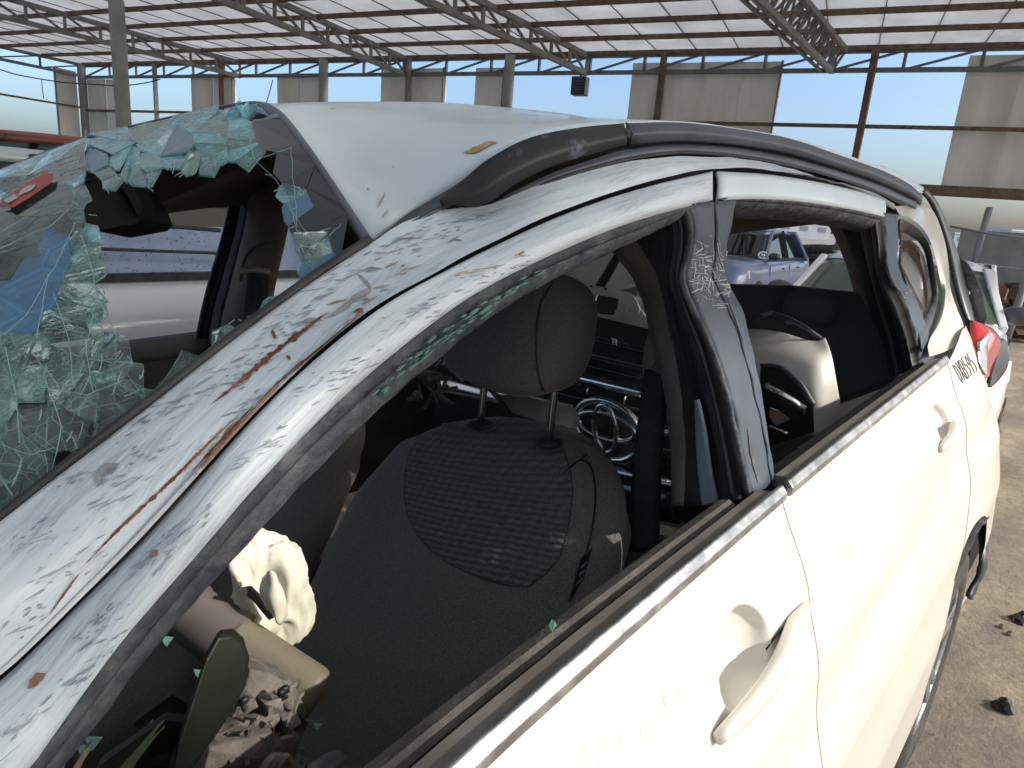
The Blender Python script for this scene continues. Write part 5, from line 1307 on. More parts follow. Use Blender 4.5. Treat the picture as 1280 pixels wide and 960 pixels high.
mb = MB(); mb.prism([EC + eu * math.cos(a) * .98 + ev * math.sin(a) * .93 + Vector((.012, 0, 0)) for a in [2 * math.pi * k / 32 for k in range(32)]], (.01, 0, 0)); mb.build('emblem_back', M('emblem_brown', (.11, .09, .08), (.18, .15, .13), rough=.3, sc_=20, coat=.6), em)
loft('emblem_foot', [[P(x, y, -(GX - .05)) for x, y in ((770, 572), (795, 560), (804, 545))], [P(x, y, -(GX - .05)) for x, y in ((790, 592), (806, 578), (812, 560))]], chrome, gr, n=14, m=6, bulge=.01, thick=.006)
# dark shaped blade behind the seat posts
slab('plastic_shroud', [(615, 488), (660, 492), (690, 500), (716, 505), (727, 522), (722, 535), (705, 540), (640, 518)], .80, (.02, .03, -.01), gb, gr, .006)
clus = root('clip_cluster', tuple(P(540, 478, .95))); tag(clus, 'small broken black clip assembly beside the front seat shoulder', 'broken part')
rr = random.Random(9); mb = MB()
for i in range(26):
    p = P(rr.uniform(518, 560), rr.uniform(455, 498), rr.uniform(.92, .97)); q = p + Vector((rr.uniform(-1, 1), rr.uniform(-1, 1), rr.uniform(-1, 1))).normalized() * rr.uniform(.01, .045); mb.bar(p, q, rr.uniform(.004, .012), rr.uniform(.003, .010))
mb.build('clip_body', M('clip_black', (.035, .035, .033), (.09, .085, .075), rough=.6, sc_=60), clus)

# white pressed panel with a rectangular opening
PX_ = 1.50
wp = root('pressed_panel', tuple(P(760, 395, -PX_))); tag(wp, 'white pressed steel panel with a rounded square opening lying above the grille', 'body panel')
pw = M('panel_white', (.74, .74, .70), (.62, .61, .56), rough=.5, sc_=10)
def frame_with_hole(name, outer, inner, k, depth, mat, par):
    n = 48
    def resample(poly):
        return crom([Vector((x, y, 0)) for x, y in poly + poly[:1]], n + 1, True)[:-1]
    O = resample(outer); I = resample(inner)
    V = [P(p.x, p.y, k) for p in O] + [P(p.x, p.y, k) for p in I]; V += [v + Vector(depth) for v in V]
    Fc = []
    for i in range(n):
        j = (i + 1) % n
        Fc += [(i, j, n + j, n + i), (2 * n + i, 3 * n + i, 3 * n + j, 2 * n + j), (i, 2 * n + i, 2 * n + j, j), (n + i, n + j, 3 * n + j, 3 * n + i)]
    me = mesh(V, Fc); bm = bmesh.new(); bm.from_mesh(me); bmesh.ops.recalc_face_normals(bm, faces=bm.faces); bm.to_mesh(me); bm.free()
    return link(name, me, mat, par)
frame_with_hole('panel_face', [(735, 356), (745, 357), (790, 366), (800, 385), (820, 415), (812, 424), (705, 398), (690, 385), (706, 371), (728, 372)], [(746, 368), (760, 370), (774, 373), (772, 384), (767, 394), (755, 393), (741, 390), (743, 378)], -PX_, (.006, 0, -.002), pw, wp)
mb = MB(); mb.prism([P(x, y, -(PX_ + .08)) for x, y in ((738, 360), (780, 368), (775, 400), (735, 396))], (.004, 0, 0)); mb.build('dark_backing', M('opening_grey', (.075, .08, .08), rough=.9), wp)
loft('panel_lip', [[(690, 385, -PX_), (705, 398, -PX_), (760, 411, -PX_), (812, 424, -PX_)], [(700, 396, -(PX_ - .03)), (708, 408, -(PX_ - .03)), (760, 422, -(PX_ - .03)), (808, 434, -(PX_ - .03))]], pw, wp, n=20, m=6, bulge=.005, thick=.004)
ov = [P(791 + 8 * math.cos(a), 387 + 8 * math.sin(a), -(PX_ - .003)) for a in [2 * math.pi * k / 20 for k in range(20)]]
tube('pressed_ring', ov, .0018, pw, wp, 6, True)
slab('hinge_tab', [(729, 376), (741, 378), (739, 388), (727, 386)], 1.0, (.002, .003, 0), pw, wp, .001)
for x, y in ((739, 358), (757, 361), (716, 385)): blob('bolt_hole', P(x, y, -(PX_ - .004)), (.002, .004, .004), black, wp, amp=0, n=1)
# large pale panel behind it up to the roof
bp_ = root('leaning_hood', tuple(P(730, 340, -1.75))); tag(bp_, 'pale grey hood panel leaning against the far rear side with a dark strut', 'hood')
loft('hood_skin', [[(630, 350, -1.6), (690, 345, -1.65), (740, 372, -1.7)], [(680, 318, -1.7), (730, 300, -1.75), (800, 360, -1.8)], [(700, 290, -1.75), (760, 280, -1.8), (830, 330, -1.9)]], M('hood_grey', (.55, .55, .52), (.44, .44, .42), rough=.6, sc_=6), bp_, n=24, m=16, bulge=.03, thick=.006)
loft('hood_strut', [[(775, 306, -1.48), (760, 330, -1.5), (744, 357, -1.52)], [(783, 306, -1.48), (770, 335, -1.5), (756, 359, -1.52)]], rubber, bp_, n=12, m=4, bulge=.004, thick=.004)
loft('hood_edge', [[(704, 365, -1.53), (715, 362, -1.53), (733, 358, -1.53)], [(708, 371, -1.53), (728, 371, -1.53), (733, 366, -1.53)]], blackp, bp_, n=12, m=4, thick=.004)

# white bumper corner seen through the rear window
bc = root('bumper_corner', tuple(P(1000, 440, -1.78))); tag(bc, 'cream bumper corner with black mesh opening lying on the rear seat', 'bumper piece')
b0_ = [(900, 412, -1.78), (945, 411, -1.76), (980, 416, -1.74), (1015, 426, -1.72), (1032, 422, -1.74)]
b1_ = [(905, 445, -1.64), (945, 447, -1.62), (985, 450, -1.60), (1020, 452, -1.60), (1040, 446, -1.64)]
b2_ = [(910, 475, -1.60), (950, 482, -1.58), (990, 492, -1.57), (1022, 500, -1.58), (1048, 490, -1.64)]
b3_ = [(912, 520, -1.60), (955, 530, -1.58), (990, 540, -1.57), (1025, 545, -1.60), (1055, 530, -1.72)]
loft('bumper_skin', [b0_, b1_, b2_, b3_], white, bc, n=40, m=24, thick=.004)
loft('upper_lip', [[(966, 389, -1.72), (985, 396, -1.71), (1010, 409, -1.70), (1028, 423, -1.73)], [(963, 393, -1.73), (984, 401, -1.72), (1008, 414, -1.71), (1020, 424, -1.74)]], blackp, bc, n=30, m=4, bulge=.004, thick=.006)
mb = MB(); mb.prism([P(x, y, -1.80) for x, y in ((905, 400), (950, 392), (967, 391), (1000, 406), (1026, 424), (990, 425), (905, 415))], (.01, .01, -.01)); mb.build('mesh_opening', dark, bc)
mb = MB(); mb.prism([P(x, y, -1.55) for x, y in ((952, 456), (968, 456), (992, 472), (1016, 500), (1018, 540), (955, 560), (950, 500))], (.004, .004, 0)); mb.build('lower_grille', black, bc)
loft('lower_trim', [[(950, 454, -1.53), (975, 456, -1.525), (1000, 474, -1.52), (1020, 505, -1.52)], [(952, 460, -1.53), (972, 463, -1.525), (994, 480, -1.52), (1012, 512, -1.52)]], blackp, bc, n=20, m=4, bulge=.004, thick=.004)
loft('chrome_bar', [[(957, 478, -1.50), (985, 492, -1.50), (1008, 508, -1.52)], [(958, 488, -1.50), (984, 504, -1.50), (1004, 520, -1.52)]], chrome, bc, n=16, m=6, bulge=.006, thick=.004)
loft('chrome_bar', [[(962, 530, -1.49), (985, 540, -1.49)], [(962, 534, -1.49), (984, 545, -1.49)]], chrome, bc, n=8, m=4, bulge=.004, thick=.004)
mb = MB(); mb.prism([P(x, y, -1.50) for x, y in ((964, 510), (975, 514), (988, 524), (970, 532), (963, 522))], (.004, .004, 0)); mb.build('tan_insert', M('tan', (.24, .2, .16), rough=.8), bc)
slab('mesh_fin', [(950, 392), (968, 388), (972, 391), (956, 396)], -1.72, (.003, .003, 0), steel, bc, .001)
slab('mesh_fin', [(980, 402), (992, 400), (996, 404), (984, 406)], -1.72, (.003, .003, 0), steel, bc, .001)

# ================================================================== GROUND
def groundmat():
    m, nt, nodes, L, b = newmat('ground_concrete'); b.inputs['Roughness'].default_value = .9
    tc = nodes.new('ShaderNodeTexCoord'); o = tc.outputs['Object']
    def nz(s, d=6, st=(1, 1, 1)):
        mp = nodes.new('ShaderNodeMapping'); mp.inputs['Scale'].default_value = st; L.new(o, mp.inputs[0])
        n = N_(nt, 'ShaderNodeTexNoise', Scale=s, Detail=d, Roughness=.65); L.new(mp.outputs[0], n.inputs['Vector']); return n.outputs[0]
    a = ramp(nt, nz(1.1, 6, (1, 2.2, 1)), [(.36, (.17, .150, .130)), (.52, (.26, .218, .170)), (.66, (.40, .335, .25))]).outputs[0]
    f = ramp(nt, nz(30, 8), [(.35, (.82, .82, .82)), (.65, (1.12, 1.10, 1.06))]).outputs[0]
    mm = N_(nt, 'ShaderNodeMix', data_type='RGBA', blend_type='MULTIPLY'); mm.inputs[0].default_value = 1; L.new(a, mm.inputs[6]); L.new(f, mm.inputs[7])
    g = ramp(nt, nz(160, 3), [(.34, (0, 0, 0)), (.40, (1, 1, 1))]).outputs[0]
    m2 = N_(nt, 'ShaderNodeMix', data_type='RGBA'); m2.inputs[6].default_value = (.10, .085, .065, 1); L.new(mm.outputs[2], m2.inputs[7]); L.new(g, m2.inputs[0]); L.new(m2.outputs[2], b.inputs['Base Color'])
    bp = N_(nt, 'ShaderNodeBump', Strength=.45, Distance=.015); L.new(nz(45, 9), bp.inputs['Height']); L.new(bp.outputs[0], b.inputs['Normal'])
    return m
mb = MB(); mb.add([(-1500, -1500, 0), (2500, -1500, 0), (2500, 2500, 0), (-1500, 2500, 0)], [(0, 1, 2, 3)])
tag(mb.build('ground', M('far_sand', (.20, .18, .15), (.27, .245, .205), rough=.95, sc_=.4)), kind='structure')
# yard slab with a softly uneven surface
V = []; n1, n2 = 150, 90
for j in range(n2):
    for i in range(n1):
        X = -3 + 20 * (i / (n1 - 1)) ** 1.3; Y = -9 + 16 * j / (n2 - 1)
        e = min(1, min(i, n1 - 1 - i) / 6, min(j, n2 - 1 - j) / 6)
        V.append(Vector((X, Y, .004 + e * (.010 + .008 * noise.noise(Vector((X * .8, Y * .8, 0))) + .003 * noise.noise(Vector((X * 5, Y * 5, 2)))))))
tag(link('yard_concrete', mesh(V, [(j * n1 + i, j * n1 + i + 1, j * n1 + i + n1 + 1, j * n1 + i + n1) for j in range(n2 - 1) for i in range(n1 - 1)], True), groundmat()), kind='structure')
# scattered gravel
mb = MB(); rr = random.Random(3)
for i in range(900):
    X = rr.uniform(1.6, 9); Y = rr.uniform(-.9, 1.6); s = rr.uniform(.0015, .005) * (1 if rr.random() < .93 else 2)
    p = Vector((X, Y, .016))
    a = rr.uniform(0, 6); vs_ = [p + Vector((s * math.cos(a + k * 1.57), s * math.sin(a + k * 1.57) * .8, -s * .4)) for k in range(4)] + [p + Vector((s * .2, 0, s * .7))]
    mb.add(vs_, [(0, 1, 4), (1, 2, 4), (2, 3, 4), (3, 0, 4)])
tag(mb.build('gravel', M('gravel', (.22, .19, .15), (.36, .31, .25), rough=.9, sc_=3)), 'loose grit and gravel scattered over the brown concrete yard', 'gravel', kind='stuff')
# debris
def debris(px, py, s, label, seed, mat=black, cat='plastic debris'):
    c = PZ(px, py, .02); rr = random.Random(seed); bm = bmesh.new(); bmesh.ops.create_icosphere(bm, subdivisions=2, radius=1)
    for v in bm.verts:
        v.co = Vector((v.co.x * s * (1 + .5 * rr.uniform(-1, 1)), v.co.y * s * .8 * (1 + .4 * rr.uniform(-1, 1)), max(-.2, v.co.z) * s * .8 * (1 + .4 * rr.uniform(-1, 1)))) + c
    me = bpy.data.meshes.new('m'); bm.to_mesh(me); bm.free(); return tag(link('plastic_debris', me, mat), label, cat)
d1 = debris(1255, 884, .034, 'black crumpled plastic chunk on the ground nearest the rear wheel', 1)
d2 = debris(1275, 775, .038, 'black plastic block on the ground at the right edge beyond the nearer chunk', 2)
for x, y, s_, lb in ((1252, 783, .012, 'tiny brown clod beside the far black plastic block'), (1262, 792, .012, 'tiny brown clod nearest the camera of two below the far block')):
    tag(debris(x, y, s_, lb, 4, M('clod', (.16, .12, .08), rough=.9), 'clod'), lb, 'clod')
# leaves of dark metal round the wheel (torn liner)
o = loft('torn_liner', [[Vector((1.62, .15, .35)), Vector((1.66, .13, .52)), Vector((1.78, .12, .66)), Vector((1.98, .11, .72)), Vector((2.2, .11, .68))], [Vector((1.66, .22, .35)), Vector((1.70, .2, .5)), Vector((1.80, .2, .62)), Vector((1.98, .2, .68)), Vector((2.18, .2, .64))]], tyre, car, n=30, m=6, bulge=.01, thick=.004, noise_amp=.01, noise_sc=30)
o = loft('bumper_skirt', [T([(1226, 652, -2.42), (1228, 700, -2.35), (1222, 720, -2.35), (1210, 745, -2.3)]), T([(1231, 655, -2.5), (1232, 690, -2.45), (1228, 715, -2.42), (1212, 750, -2.35)])], blackp, car, n=24, m=6, bulge=.01, thick=.01, noise_amp=.008, noise_sc=30)
o = loft('fender_edge', [T([(1228, 618, -2.2), (1226, 640, -2.2), (1224, 655, -2.2)]), T([(1240, 610, -2.45), (1238, 632, -2.45), (1232, 655, -2.45)])], steel, car, n=12, m=5, thick=.006)

# ================================================================== SHED
WD = Vector((-0.275076, 0.96142249, 0)); WN = Vector((.96142249, .275076, 0)); WC = 20.904
def SP(s, d, z): return WN * (WC - d) + WD * s + Vector((0, 0, z))
def wallp(px, py):
    d = ray(px, py); return EYE + d * (WC / d.dot(WN))
def s_of(px, py): return wallp(px, py).dot(WD)
shed = root('open_shed', tuple(SP(8, 10, 0))); tag(shed, 'long open sided steel shed with trussed sheet roof over the whole yard', 'shed')
RZ = 6.13; SMAX = 31.1; SMIN = -26.0; DMAX = 40
EY = -7.70  # unseen roof edge, placed and turned to set the shade line on the car
for k in range(int(SMIN / 1.15), int(SMAX / 1.15) + 2):
    s0, s1 = k * 1.15, k * 1.15 + 1.17
    if s0 > SMAX + .5: continue
    poly = [SP(s0, -.35, RZ), SP(s1, -.35, RZ), SP(s1, DMAX, RZ), SP(s0, DMAX, RZ)]
    q = clip([(p.x, p.y) for p in poly], 0, -1, -EY); q = clip(q, -1, 0, 12.0) if len(q) > 2 else q
    if len(q) < 3: continue
    mb = MB(); mb.prism([Vector((a, b, RZ + (.006 if k % 2 else 0))) for a, b in q], (0, 0, .04)); mb.build('roof_sheet', roofsheet, shed)
for k in range(-6, 27):
    mb = MB(); mb.bar(SP(k * 1.15 + .01, -.3, RZ - .012), SP(k * 1.15 + .01, 20, RZ - .012), .02, .02); mb.build('sheet_joint', steell, shed)
for i, d in enumerate([.06, 1.75, 3.3, 4.85, 6.4, 7.95, 9.5, 11.05, 12.6]):
    mb = MB(); mb.bar(SP((-7.6 - .275 * (WC - d)) / .9614, d, RZ - .09), SP(SMAX, d, RZ - .09), .07, .12); mb.build('purlin', steelr, shed)
# eave truss along the back wall
def truss(a0, a1, b0, b1, nseg, parent, cm, wm, cw=.10, ww=.06, pattern=1, name='truss'):
    """a: bottom chord ends, b: top chord ends"""
    t = root(name, tuple(a0)); t.parent = parent; t.location = Vector(a0) - BASE[parent.name]
    mb = MB(); mb.bar(a0, a1, cw, cw); mb.build('bottom_chord', cm, t)
    mb = MB(); mb.bar(b0, b1, cw, cw); mb.build('top_chord', cm, t)
    for i in range(nseg + 1):
        u = i / nseg; p = a0.lerp(a1, u); q = b0.lerp(b1, u); mb = MB(); mb.bar(p, q, ww, ww * 1.1); mb.build('strut', cm, t)
        if i < nseg:
            q2 = b0.lerp(b1, (i + 1) / nseg); p2 = a0.lerp(a1, (i + 1) / nseg); mb = MB(); mb.bar(p, q2, ww * .8, ww * .8) if pattern else mb.bar(q, p2, ww * .8, ww * .8); mb.build('diagonal', wm, t)
    return t
truss(SP(SMAX, 0, 5.52), SP(-9, 0, 5.52), SP(SMAX, 0, 5.98), SP(-9, 0, 5.98), 24, shed, steel, steel, .11, .07)
truss(SP(SMAX, 0, 5.55), SP(SMAX, 13, 5.55), SP(SMAX, 0, 6.0), SP(SMAX, 13, 6.0), 7, shed, steel, steel, .11, .07, 0)
# main trusses
def mp(px, py, z): return PZ(px, py, z)
for (wa, far, w2) in (((732, 96), (531, 0), 1), ((508, 97), (275, 0), 1), ((300, 96), (20, 25), 1)):
    a0 = wallp(*wa); a0.z = 5.5; f_ = PZ(far[0], far[1], 5.5); dv = (f_ - a0); dv = dv * (13.0 / dv.length); a1 = a0 + dv
    for kk in (0,):
        truss(a0, a1, a0 + Vector((0, 0, .5)), a1 + Vector((0, 0, .5)), 12, shed, steell, steell, .13, .07)
a0 = wallp(1040, 88); a0.z = 5.5; f_ = PZ(948, 0, 5.35); dv = (f_ - a0); dv = dv * (11 / dv.length); a1 = a0 + dv
truss(a0, a1, a0 + Vector((0, .0, .5)) + WD * -.25, a1 + Vector((0, 0, .5)) + WD * -.25, 16, shed, steell, steell, .12, .06)
truss(a0 + WD * .25, a1 + WD * .25, a0 + Vector((0, 0, .5)) + WD * -.2, a1 + Vector((0, 0, .5)) + WD * -.2, 16, shed, steell, steell, .06, .05)
# columns
colm = M('column_paint', (.30, .31, .29), (.22, .225, .21), rough=.6, sc_=2)
for s_ in (s_of(407, 120), s_of(637, 115), SMAX, s_of(1480, 120)):
    mb = MB(); mb.tube([SP(s_, 0.12, 0), SP(s_, .12, 5.6), SP(s_, .12, 6.02)], .17, 20); mb.build('column', colm, shed, True)
cpx_ = Vector((8.10, 22.17, 0)); mb = MB(); mb.tube([cpx_, cpx_ + Vector((0, 0, 6.1))], .20, 22); mb.build('column', colm, shed, True)
for px in (198, 280, 513, 827): 
    s_ = s_of(px, 110); mb = MB(); mb.bar(SP(s_, .14, 2.6), SP(s_, .14, 6.0), .14, .14); mb.build('wall_post', steelr if px in (280, 827) else steell, shed)
s_ = s_of(1086, 110); mb = MB(); mb.bar(SP(s_, .14, 0), SP(s_, .14, 6.05), .16, .12); mb.build('wall_post', steelr, shed)
for (z_, h_, m_) in ((4.15, .09, steelr), (2.66, .26, steelr)):
    mb = MB(); mb.bar(SP(SMAX, .10, z_), SP(-12, .10, z_), .10, h_); mb.build('girt', m_, shed)
    mb = MB(); mb.bar(SP(SMAX + .1, 0, z_ + .1), SP(SMAX + .1, 16, z_ + .1), .10, h_ * .8); mb.build('girt', m_, shed)
# wall sheets: pixel edges of each hanging sheet group
for (xa, xb, zt) in ((108, 152, 5.45), (238, 291, 5.62), (346, 402, 5.60), (476, 555, 5.72), (594, 630, 5.70), (789, 975, 5.78), (1206, 1345, 5.84), (1420, 1700, 5.8)):
    if xb > 1400: sa, sb = s_of(1290, 110) - 1.5 - (xa - 1420) / 60, -10
    else: sa, sb = s_of(xa, 100), s_of(xb, 100)
    n = max(1, round(abs(sa - sb) / 1.12))
    for i in range(n):
        u0 = sa + (sb - sa) * i / n; u1 = sa + (sb - sa) * (i + 1) / n; u1 -= .012 * (1 if u1 < u0 else -1)
        mb = MB(); z0 = 2.74
        mb.prism([SP(u0, -.02 - .07 * (i % 2), z0), SP(u1, -.02 - .07 * (i % 2), z0), SP(u1, -.02 - .07 * (i % 2), zt), SP(u0, -.02 - .07 * (i % 2), zt)], WN * .05); mb.build('wall_sheet', wallsheet, shed)
    mb = MB(); mb.bar(SP(sb, .02, 2.74), SP(sb, .02, zt), .05, .07); mb.build('sheet_edge', steel, shed)
for i in range(14):  # unseen sheets, added on the sun side to shade the front pillar
    x0 = 3.57 - 1.12 * i; mb = MB(); y0 = -7.60 - .07 * (i % 2)
    mb.prism([Vector((x0, y0, 2.74)), Vector((x0 - 1.13, y0, 2.74)), Vector((x0 - 1.13, y0, 6.08)), Vector((x0, y0, 6.08))], (0, .05, 0)); mb.build('wall_sheet', wallsheet, shed)
mb = MB(); mb.bar((3.59, -7.6, 0), (3.59, -7.6, 6.1), .12, .12); mb.build('column', colm, shed)
_d = ray(73, 130); _p = EYE + _d * (SMAX / _d.dot(WD)); DL = max(.8, WC - _p.dot(WN)); print('left sheet', DL)
mb = MB(); mb.prism([SP(SMAX + .12, .3, 2.74), SP(SMAX + .12, DL, 2.74), SP(SMAX + .12, DL, 5.7), SP(SMAX + .12, .3, 5.7)], WD * .05); mb.build('wall_sheet', wallsheet, shed)
mb = MB(); mb.bar(SP(SMAX + .08, DL, 2.74), SP(SMAX + .08, DL, 5.7), .06, .06); mb.build('sheet_edge', steel, shed)
# hanging flood lamp box
fl = root('hanging_speaker', tuple(wallp(725, 112))); tag(fl, 'black box speaker hanging under the truss end above the roof rail', 'speaker')
c = wallp(725, 108); Mx = Matrix((-WD, WN, Vector((0, 0, 1)))).transposed()
mb = MB(); mb.box(c, (.46, .36, .52), Mx); o = mb.build('speaker_box', M('speaker_black', (.03, .035, .045), rough=.5), fl); bevel(o, .02)
mb = MB()
for k in range(6): mb.box(c - WN * .19 + Vector((0, 0, -.2 + .08 * k)), (.38, .02, .03), Mx)
mb.build('speaker_grille', M('speaker_grille', (.06, .07, .085), rough=.4), fl)
mb = MB(); mb.bar(c + Vector((0, 0, .26)), c + Vector((0, 0, .42)), .05, .05); mb.build('bracket', steel, fl)
# cable strung across
cb = [PD(x, y, 22) for x, y in ((-20, 82), (0, 87), (20, 93), (52, 99), (80, 103), (110, 105), (150, 107), (180, 104), (200, 99))]
tag(tube('cable', crom(cb, 40), .018, M('cable_black', (.03, .03, .03)), None, 6), 'thin black cable sagging across the open left wall', 'cable')
tag(tube('cable', [PD(341, 100, 18), PD(337, 115, 18), PD(332, 132, 18)], .012, bpy.data.materials['cable_black'], None, 6), 'short black cable hanging straight down beside the fourth wall opening', 'cable')
tag(tube('cable', [PD(52, 99, 22), PD(53, 112, 22), PD(55, 123, 22)], .012, bpy.data.materials['cable_black'], None, 6), 'short wire dangling from the sagging cable', 'cable')

# ================================================================== OTHER CARS
def parked(name, label, loc, rz, paint, prof, W=1.74, glass=None, mirror=None, wheels=True, hl=None, cat='car'):
    """prof: dict of stations; local x forward, y left, z up; origin on the ground amid the wheels"""
    t = root(name, (0, 0, 0)); tag(t, label, cat)
    Lf, Lr = prof['len']; bz = prof['belt']; rzf = prof['roof']; hz = prof['hood']; bt = prof['boot']
    ws0, ws1, rw1, rw0 = prof['ws']      # cowl x, roof front x, roof rear x, rear glass base x
    def prt(mb, nm, mat, bev=0, par=t, smooth=False):
        o = mb.build(nm, mat, None, smooth); o.parent = par
        if bev: bevel(o, bev, 3)
        return o
    # lower body: lofted sections
    xs = [-Lr, -Lr + .10, -Lr + .45, rw0, 0, ws0, ws0 + .35, Lf - .40, Lf - .08, Lf]
    def top(x):
        if x > ws0: return hz + (bz - hz) * max(0, 1 - (x - ws0) / .5) * .6 - .13 * max(0, (x - (Lf - .5)) / .5) ** 2
        if x < rw0: return bt - .06 * max(0, (rw0 - x) / .6) ** 2
        return bz
    V = []; Fc = []; sec = []
    X = []
    for i in range(29): X.append(-Lr + (Lf + Lr) * i / 28)
    for x in X:
        e = min(x + Lr, Lf - x); tw = 1 - .16 * max(0, 1 - e / .35) ** 2 - .03 * max(0, 1 - e / 1.2); h = top(x); w2 = W / 2 * tw
        ring = [(0, h + .03), (w2 * .55, h + .022), (w2 * .86, h), (w2 * .955, h - .05), (w2 * .99, h - .18), (w2, .58), (w2 * .985, .38), (w2 * .95, .24), (w2 * .6, .20), (0, .20)]
        ring = ring + [(-a, b) for a, b in ring[-2:0:-1]]
        V += [Vector((x, a, b)) for a, b in ring]; m_ = len(ring)
    for i in range(28):
        for k in range(m_): a = i * m_ + k; b = i * m_ + (k + 1) % m_; Fc.append((a, b, b + m_, a + m_))
    Fc += [tuple(range(m_)), tuple(range(28 * m_, 29 * m_))]
    mb = MB(); mb.add(V, Fc); body = prt(mb, 'body', paint, smooth=True)
    mbv = body
    # cabin pillars and roof
    cw0 = W / 2 * .90; cw1 = W / 2 * .72
    def cp(x, z, sgn):
        tz = (z - bz) / (rzf - bz); return Vector((x, sgn * (cw0 + (cw1 - cw0) * tz), z))
    th = .045
    rx = [ws1 + (rw1 - ws1) * i / 10 for i in range(11)]
    V = []
    for x in rx:
        u = (x - ws1) / (rw1 - ws1); arch = .035 * math.sin(math.pi * u)
        for k in range(9):
            y = -1 + 2 * k / 8; V.append(Vector((x, y * (cw1 + .03), rzf - .06 * abs(y) ** 3 + arch)))
    Fr = [(i * 9 + k, i * 9 + k + 1, i * 9 + k + 10, i * 9 + k + 9) for i in range(10) for k in range(8)]
    me = mesh(V, Fr, True); bm = bmesh.new(); bm.from_mesh(me); bmesh.ops.recalc_face_normals(bm, faces=bm.faces); bm.to_mesh(me); bm.free()
    o = link('roof', me, prof.get('roofm') or paint); o.parent = t; solid(o, .05, -1)
    for sgn in (-1, 1):
        b0 = cp(ws0 - .02, bz - .02, sgn); t0 = cp(ws1, rzf - .04, sgn); b3 = cp(rw0, bz - .02, sgn); t3 = cp(rw1, rzf - .04, sgn)
        xm = (ws1 + rw1) / 2; b1 = cp(xm - .05, bz, sgn); t1 = cp(xm, rzf - .02, sgn)
        mb = MB(); mb.bar(b0, t0, .05, .045); prt(mb, 'front_pillar', paint, .01)
        mb = MB(); mb.bar(b3, t3, .20, .06); prt(mb, 'rear_pillar', paint, .01)
        mb = MB(); mb.bar(b1, t1, .07, .07); prt(mb, 'centre_pillar', black)
        i_ = Vector((0, -sgn * .012, 0))
        wt = prof.get('wtop', 1.0)
        for q0, q1, q2, q3 in ((b0, t0, t1, b1), (b1, t1, t3, b3)):
            mb = MB(); mb.prism([q0 + i_, q0.lerp(q1, wt) + i_, q3.lerp(q2, wt) + i_, q3 + i_], (0, -sgn * .01, 0)); prt(mb, 'side_window', glass or g_win)
            if wt < 1:
                mb = MB(); mb.prism([q0.lerp(q1, wt) + i_, q1 + i_, q2 + i_, q3.lerp(q2, wt) + i_], (0, -sgn * .012, 0)); prt(mb, 'window_header', prof['roofm'])
        mb = MB(); mb.bar(cp(ws0 - .1, bz + .005, sgn) + Vector((0, sgn * .012, 0)), cp(rw0, bz + .005, sgn) + Vector((0, sgn * .012, 0)), .02, .03); prt(mb, 'belt_moulding', rubber)
        mr_ = cp(ws0 - .22, bz + .06, sgn) + Vector((0, sgn * .10, 0))
        bm = bmesh.new(); bmesh.ops.create_uvsphere(bm, u_segments=16, v_segments=10, radius=1)
        for v in bm.verts: v.co = Vector((v.co.x * .05 + (.02 if v.co.x > 0 else 0), v.co.y * .09, v.co.z * .06)) + mr_
        me = bpy.data.meshes.new('m'); bm.to_mesh(me); bm.free(); me.polygons.foreach_set('use_smooth', [True] * len(me.polygons)); o = link('wing_mirror', me, mirror or paint); o.parent = t
        mb = MB(); mb.prism([Vector((Lf - .30, sgn * W * .44, .60)), Vector((Lf - .045, sgn * W * .30, .60)), Vector((Lf - .06, sgn * W * .29, .74)), Vector((Lf - .42, sgn * W * .465, .80)), Vector((Lf - .44, sgn * W * .475, .68))], (.05, sgn * .03, 0)); prt(mb, 'headlight', hl or M('headlight_glass', (.62, .62, .60), rough=.08, coat=1), .012)
        for xx in (xm - .35, xm + .62):
            mb = MB(); mb.box((xx - .3, sgn * (W / 2 * .995), bz - .14), (.16, .03, .025)); prt(mb, 'door_handle', paint, .008)
        for xx in (ws0 - .12, xm - .02): 
            mb = MB(); mb.bar((xx, sgn * W / 2 * .998, .32), (xx, sgn * W / 2 * .985, bz - .08), .010, .012); prt(mb, 'door_gap', black)
    a = cp(ws0, bz - .01, 1); b = cp(ws1, rzf - .05, 1); c_ = cp(ws1, rzf - .05, -1); d = cp(ws0, bz - .01, -1)
    G = []
    for j in range(7):
        for k in range(9):
            v_ = j / 6; u_ = k / 8; p = a.lerp(b, v_).lerp(d.lerp(c_, v_), u_); p.x += .10 * (1 - v_ * .4) * math.sin(math.pi * u_); p.z += .02 * v_ * math.sin(math.pi * u_); G.append(p)
    o = link('windscreen', mesh(G, [(j * 9 + k, j * 9 + k + 1, j * 9 + k + 10, j * 9 + k + 9) for j in range(6) for k in range(8)], True), prof.get('wsm') or g_win); o.parent = t; solid(o, .005)
    a = cp(rw0, bz - .01, 1); b = cp(rw1, rzf - .05, 1); c_ = cp(rw1, rzf - .05, -1); d = cp(rw0, bz - .01, -1)
    mb = MB(); mb.prism([a, b, c_, d], (-.012, 0, .008)); prt(mb, 'rear_window', g_win)
    mb = MB(); mb.box(((ws0 + rw0) / 2 - .1, 0, bz - .18), (abs(rw0 - ws0) * .8, W * .8, .10)); mb.box((ws0 - 1.05, .36, bz + .02), (.14, .46, .40)); mb.box((ws0 - 1.05, -.36, bz + .02), (.14, .46, .40)); prt(mb, 'interior', dark, .04)
    mb = MB(); mb.box((Lf - .02, 0, .42), (.10, W * .55, .16)); prt(mb, 'grille', black, .02)
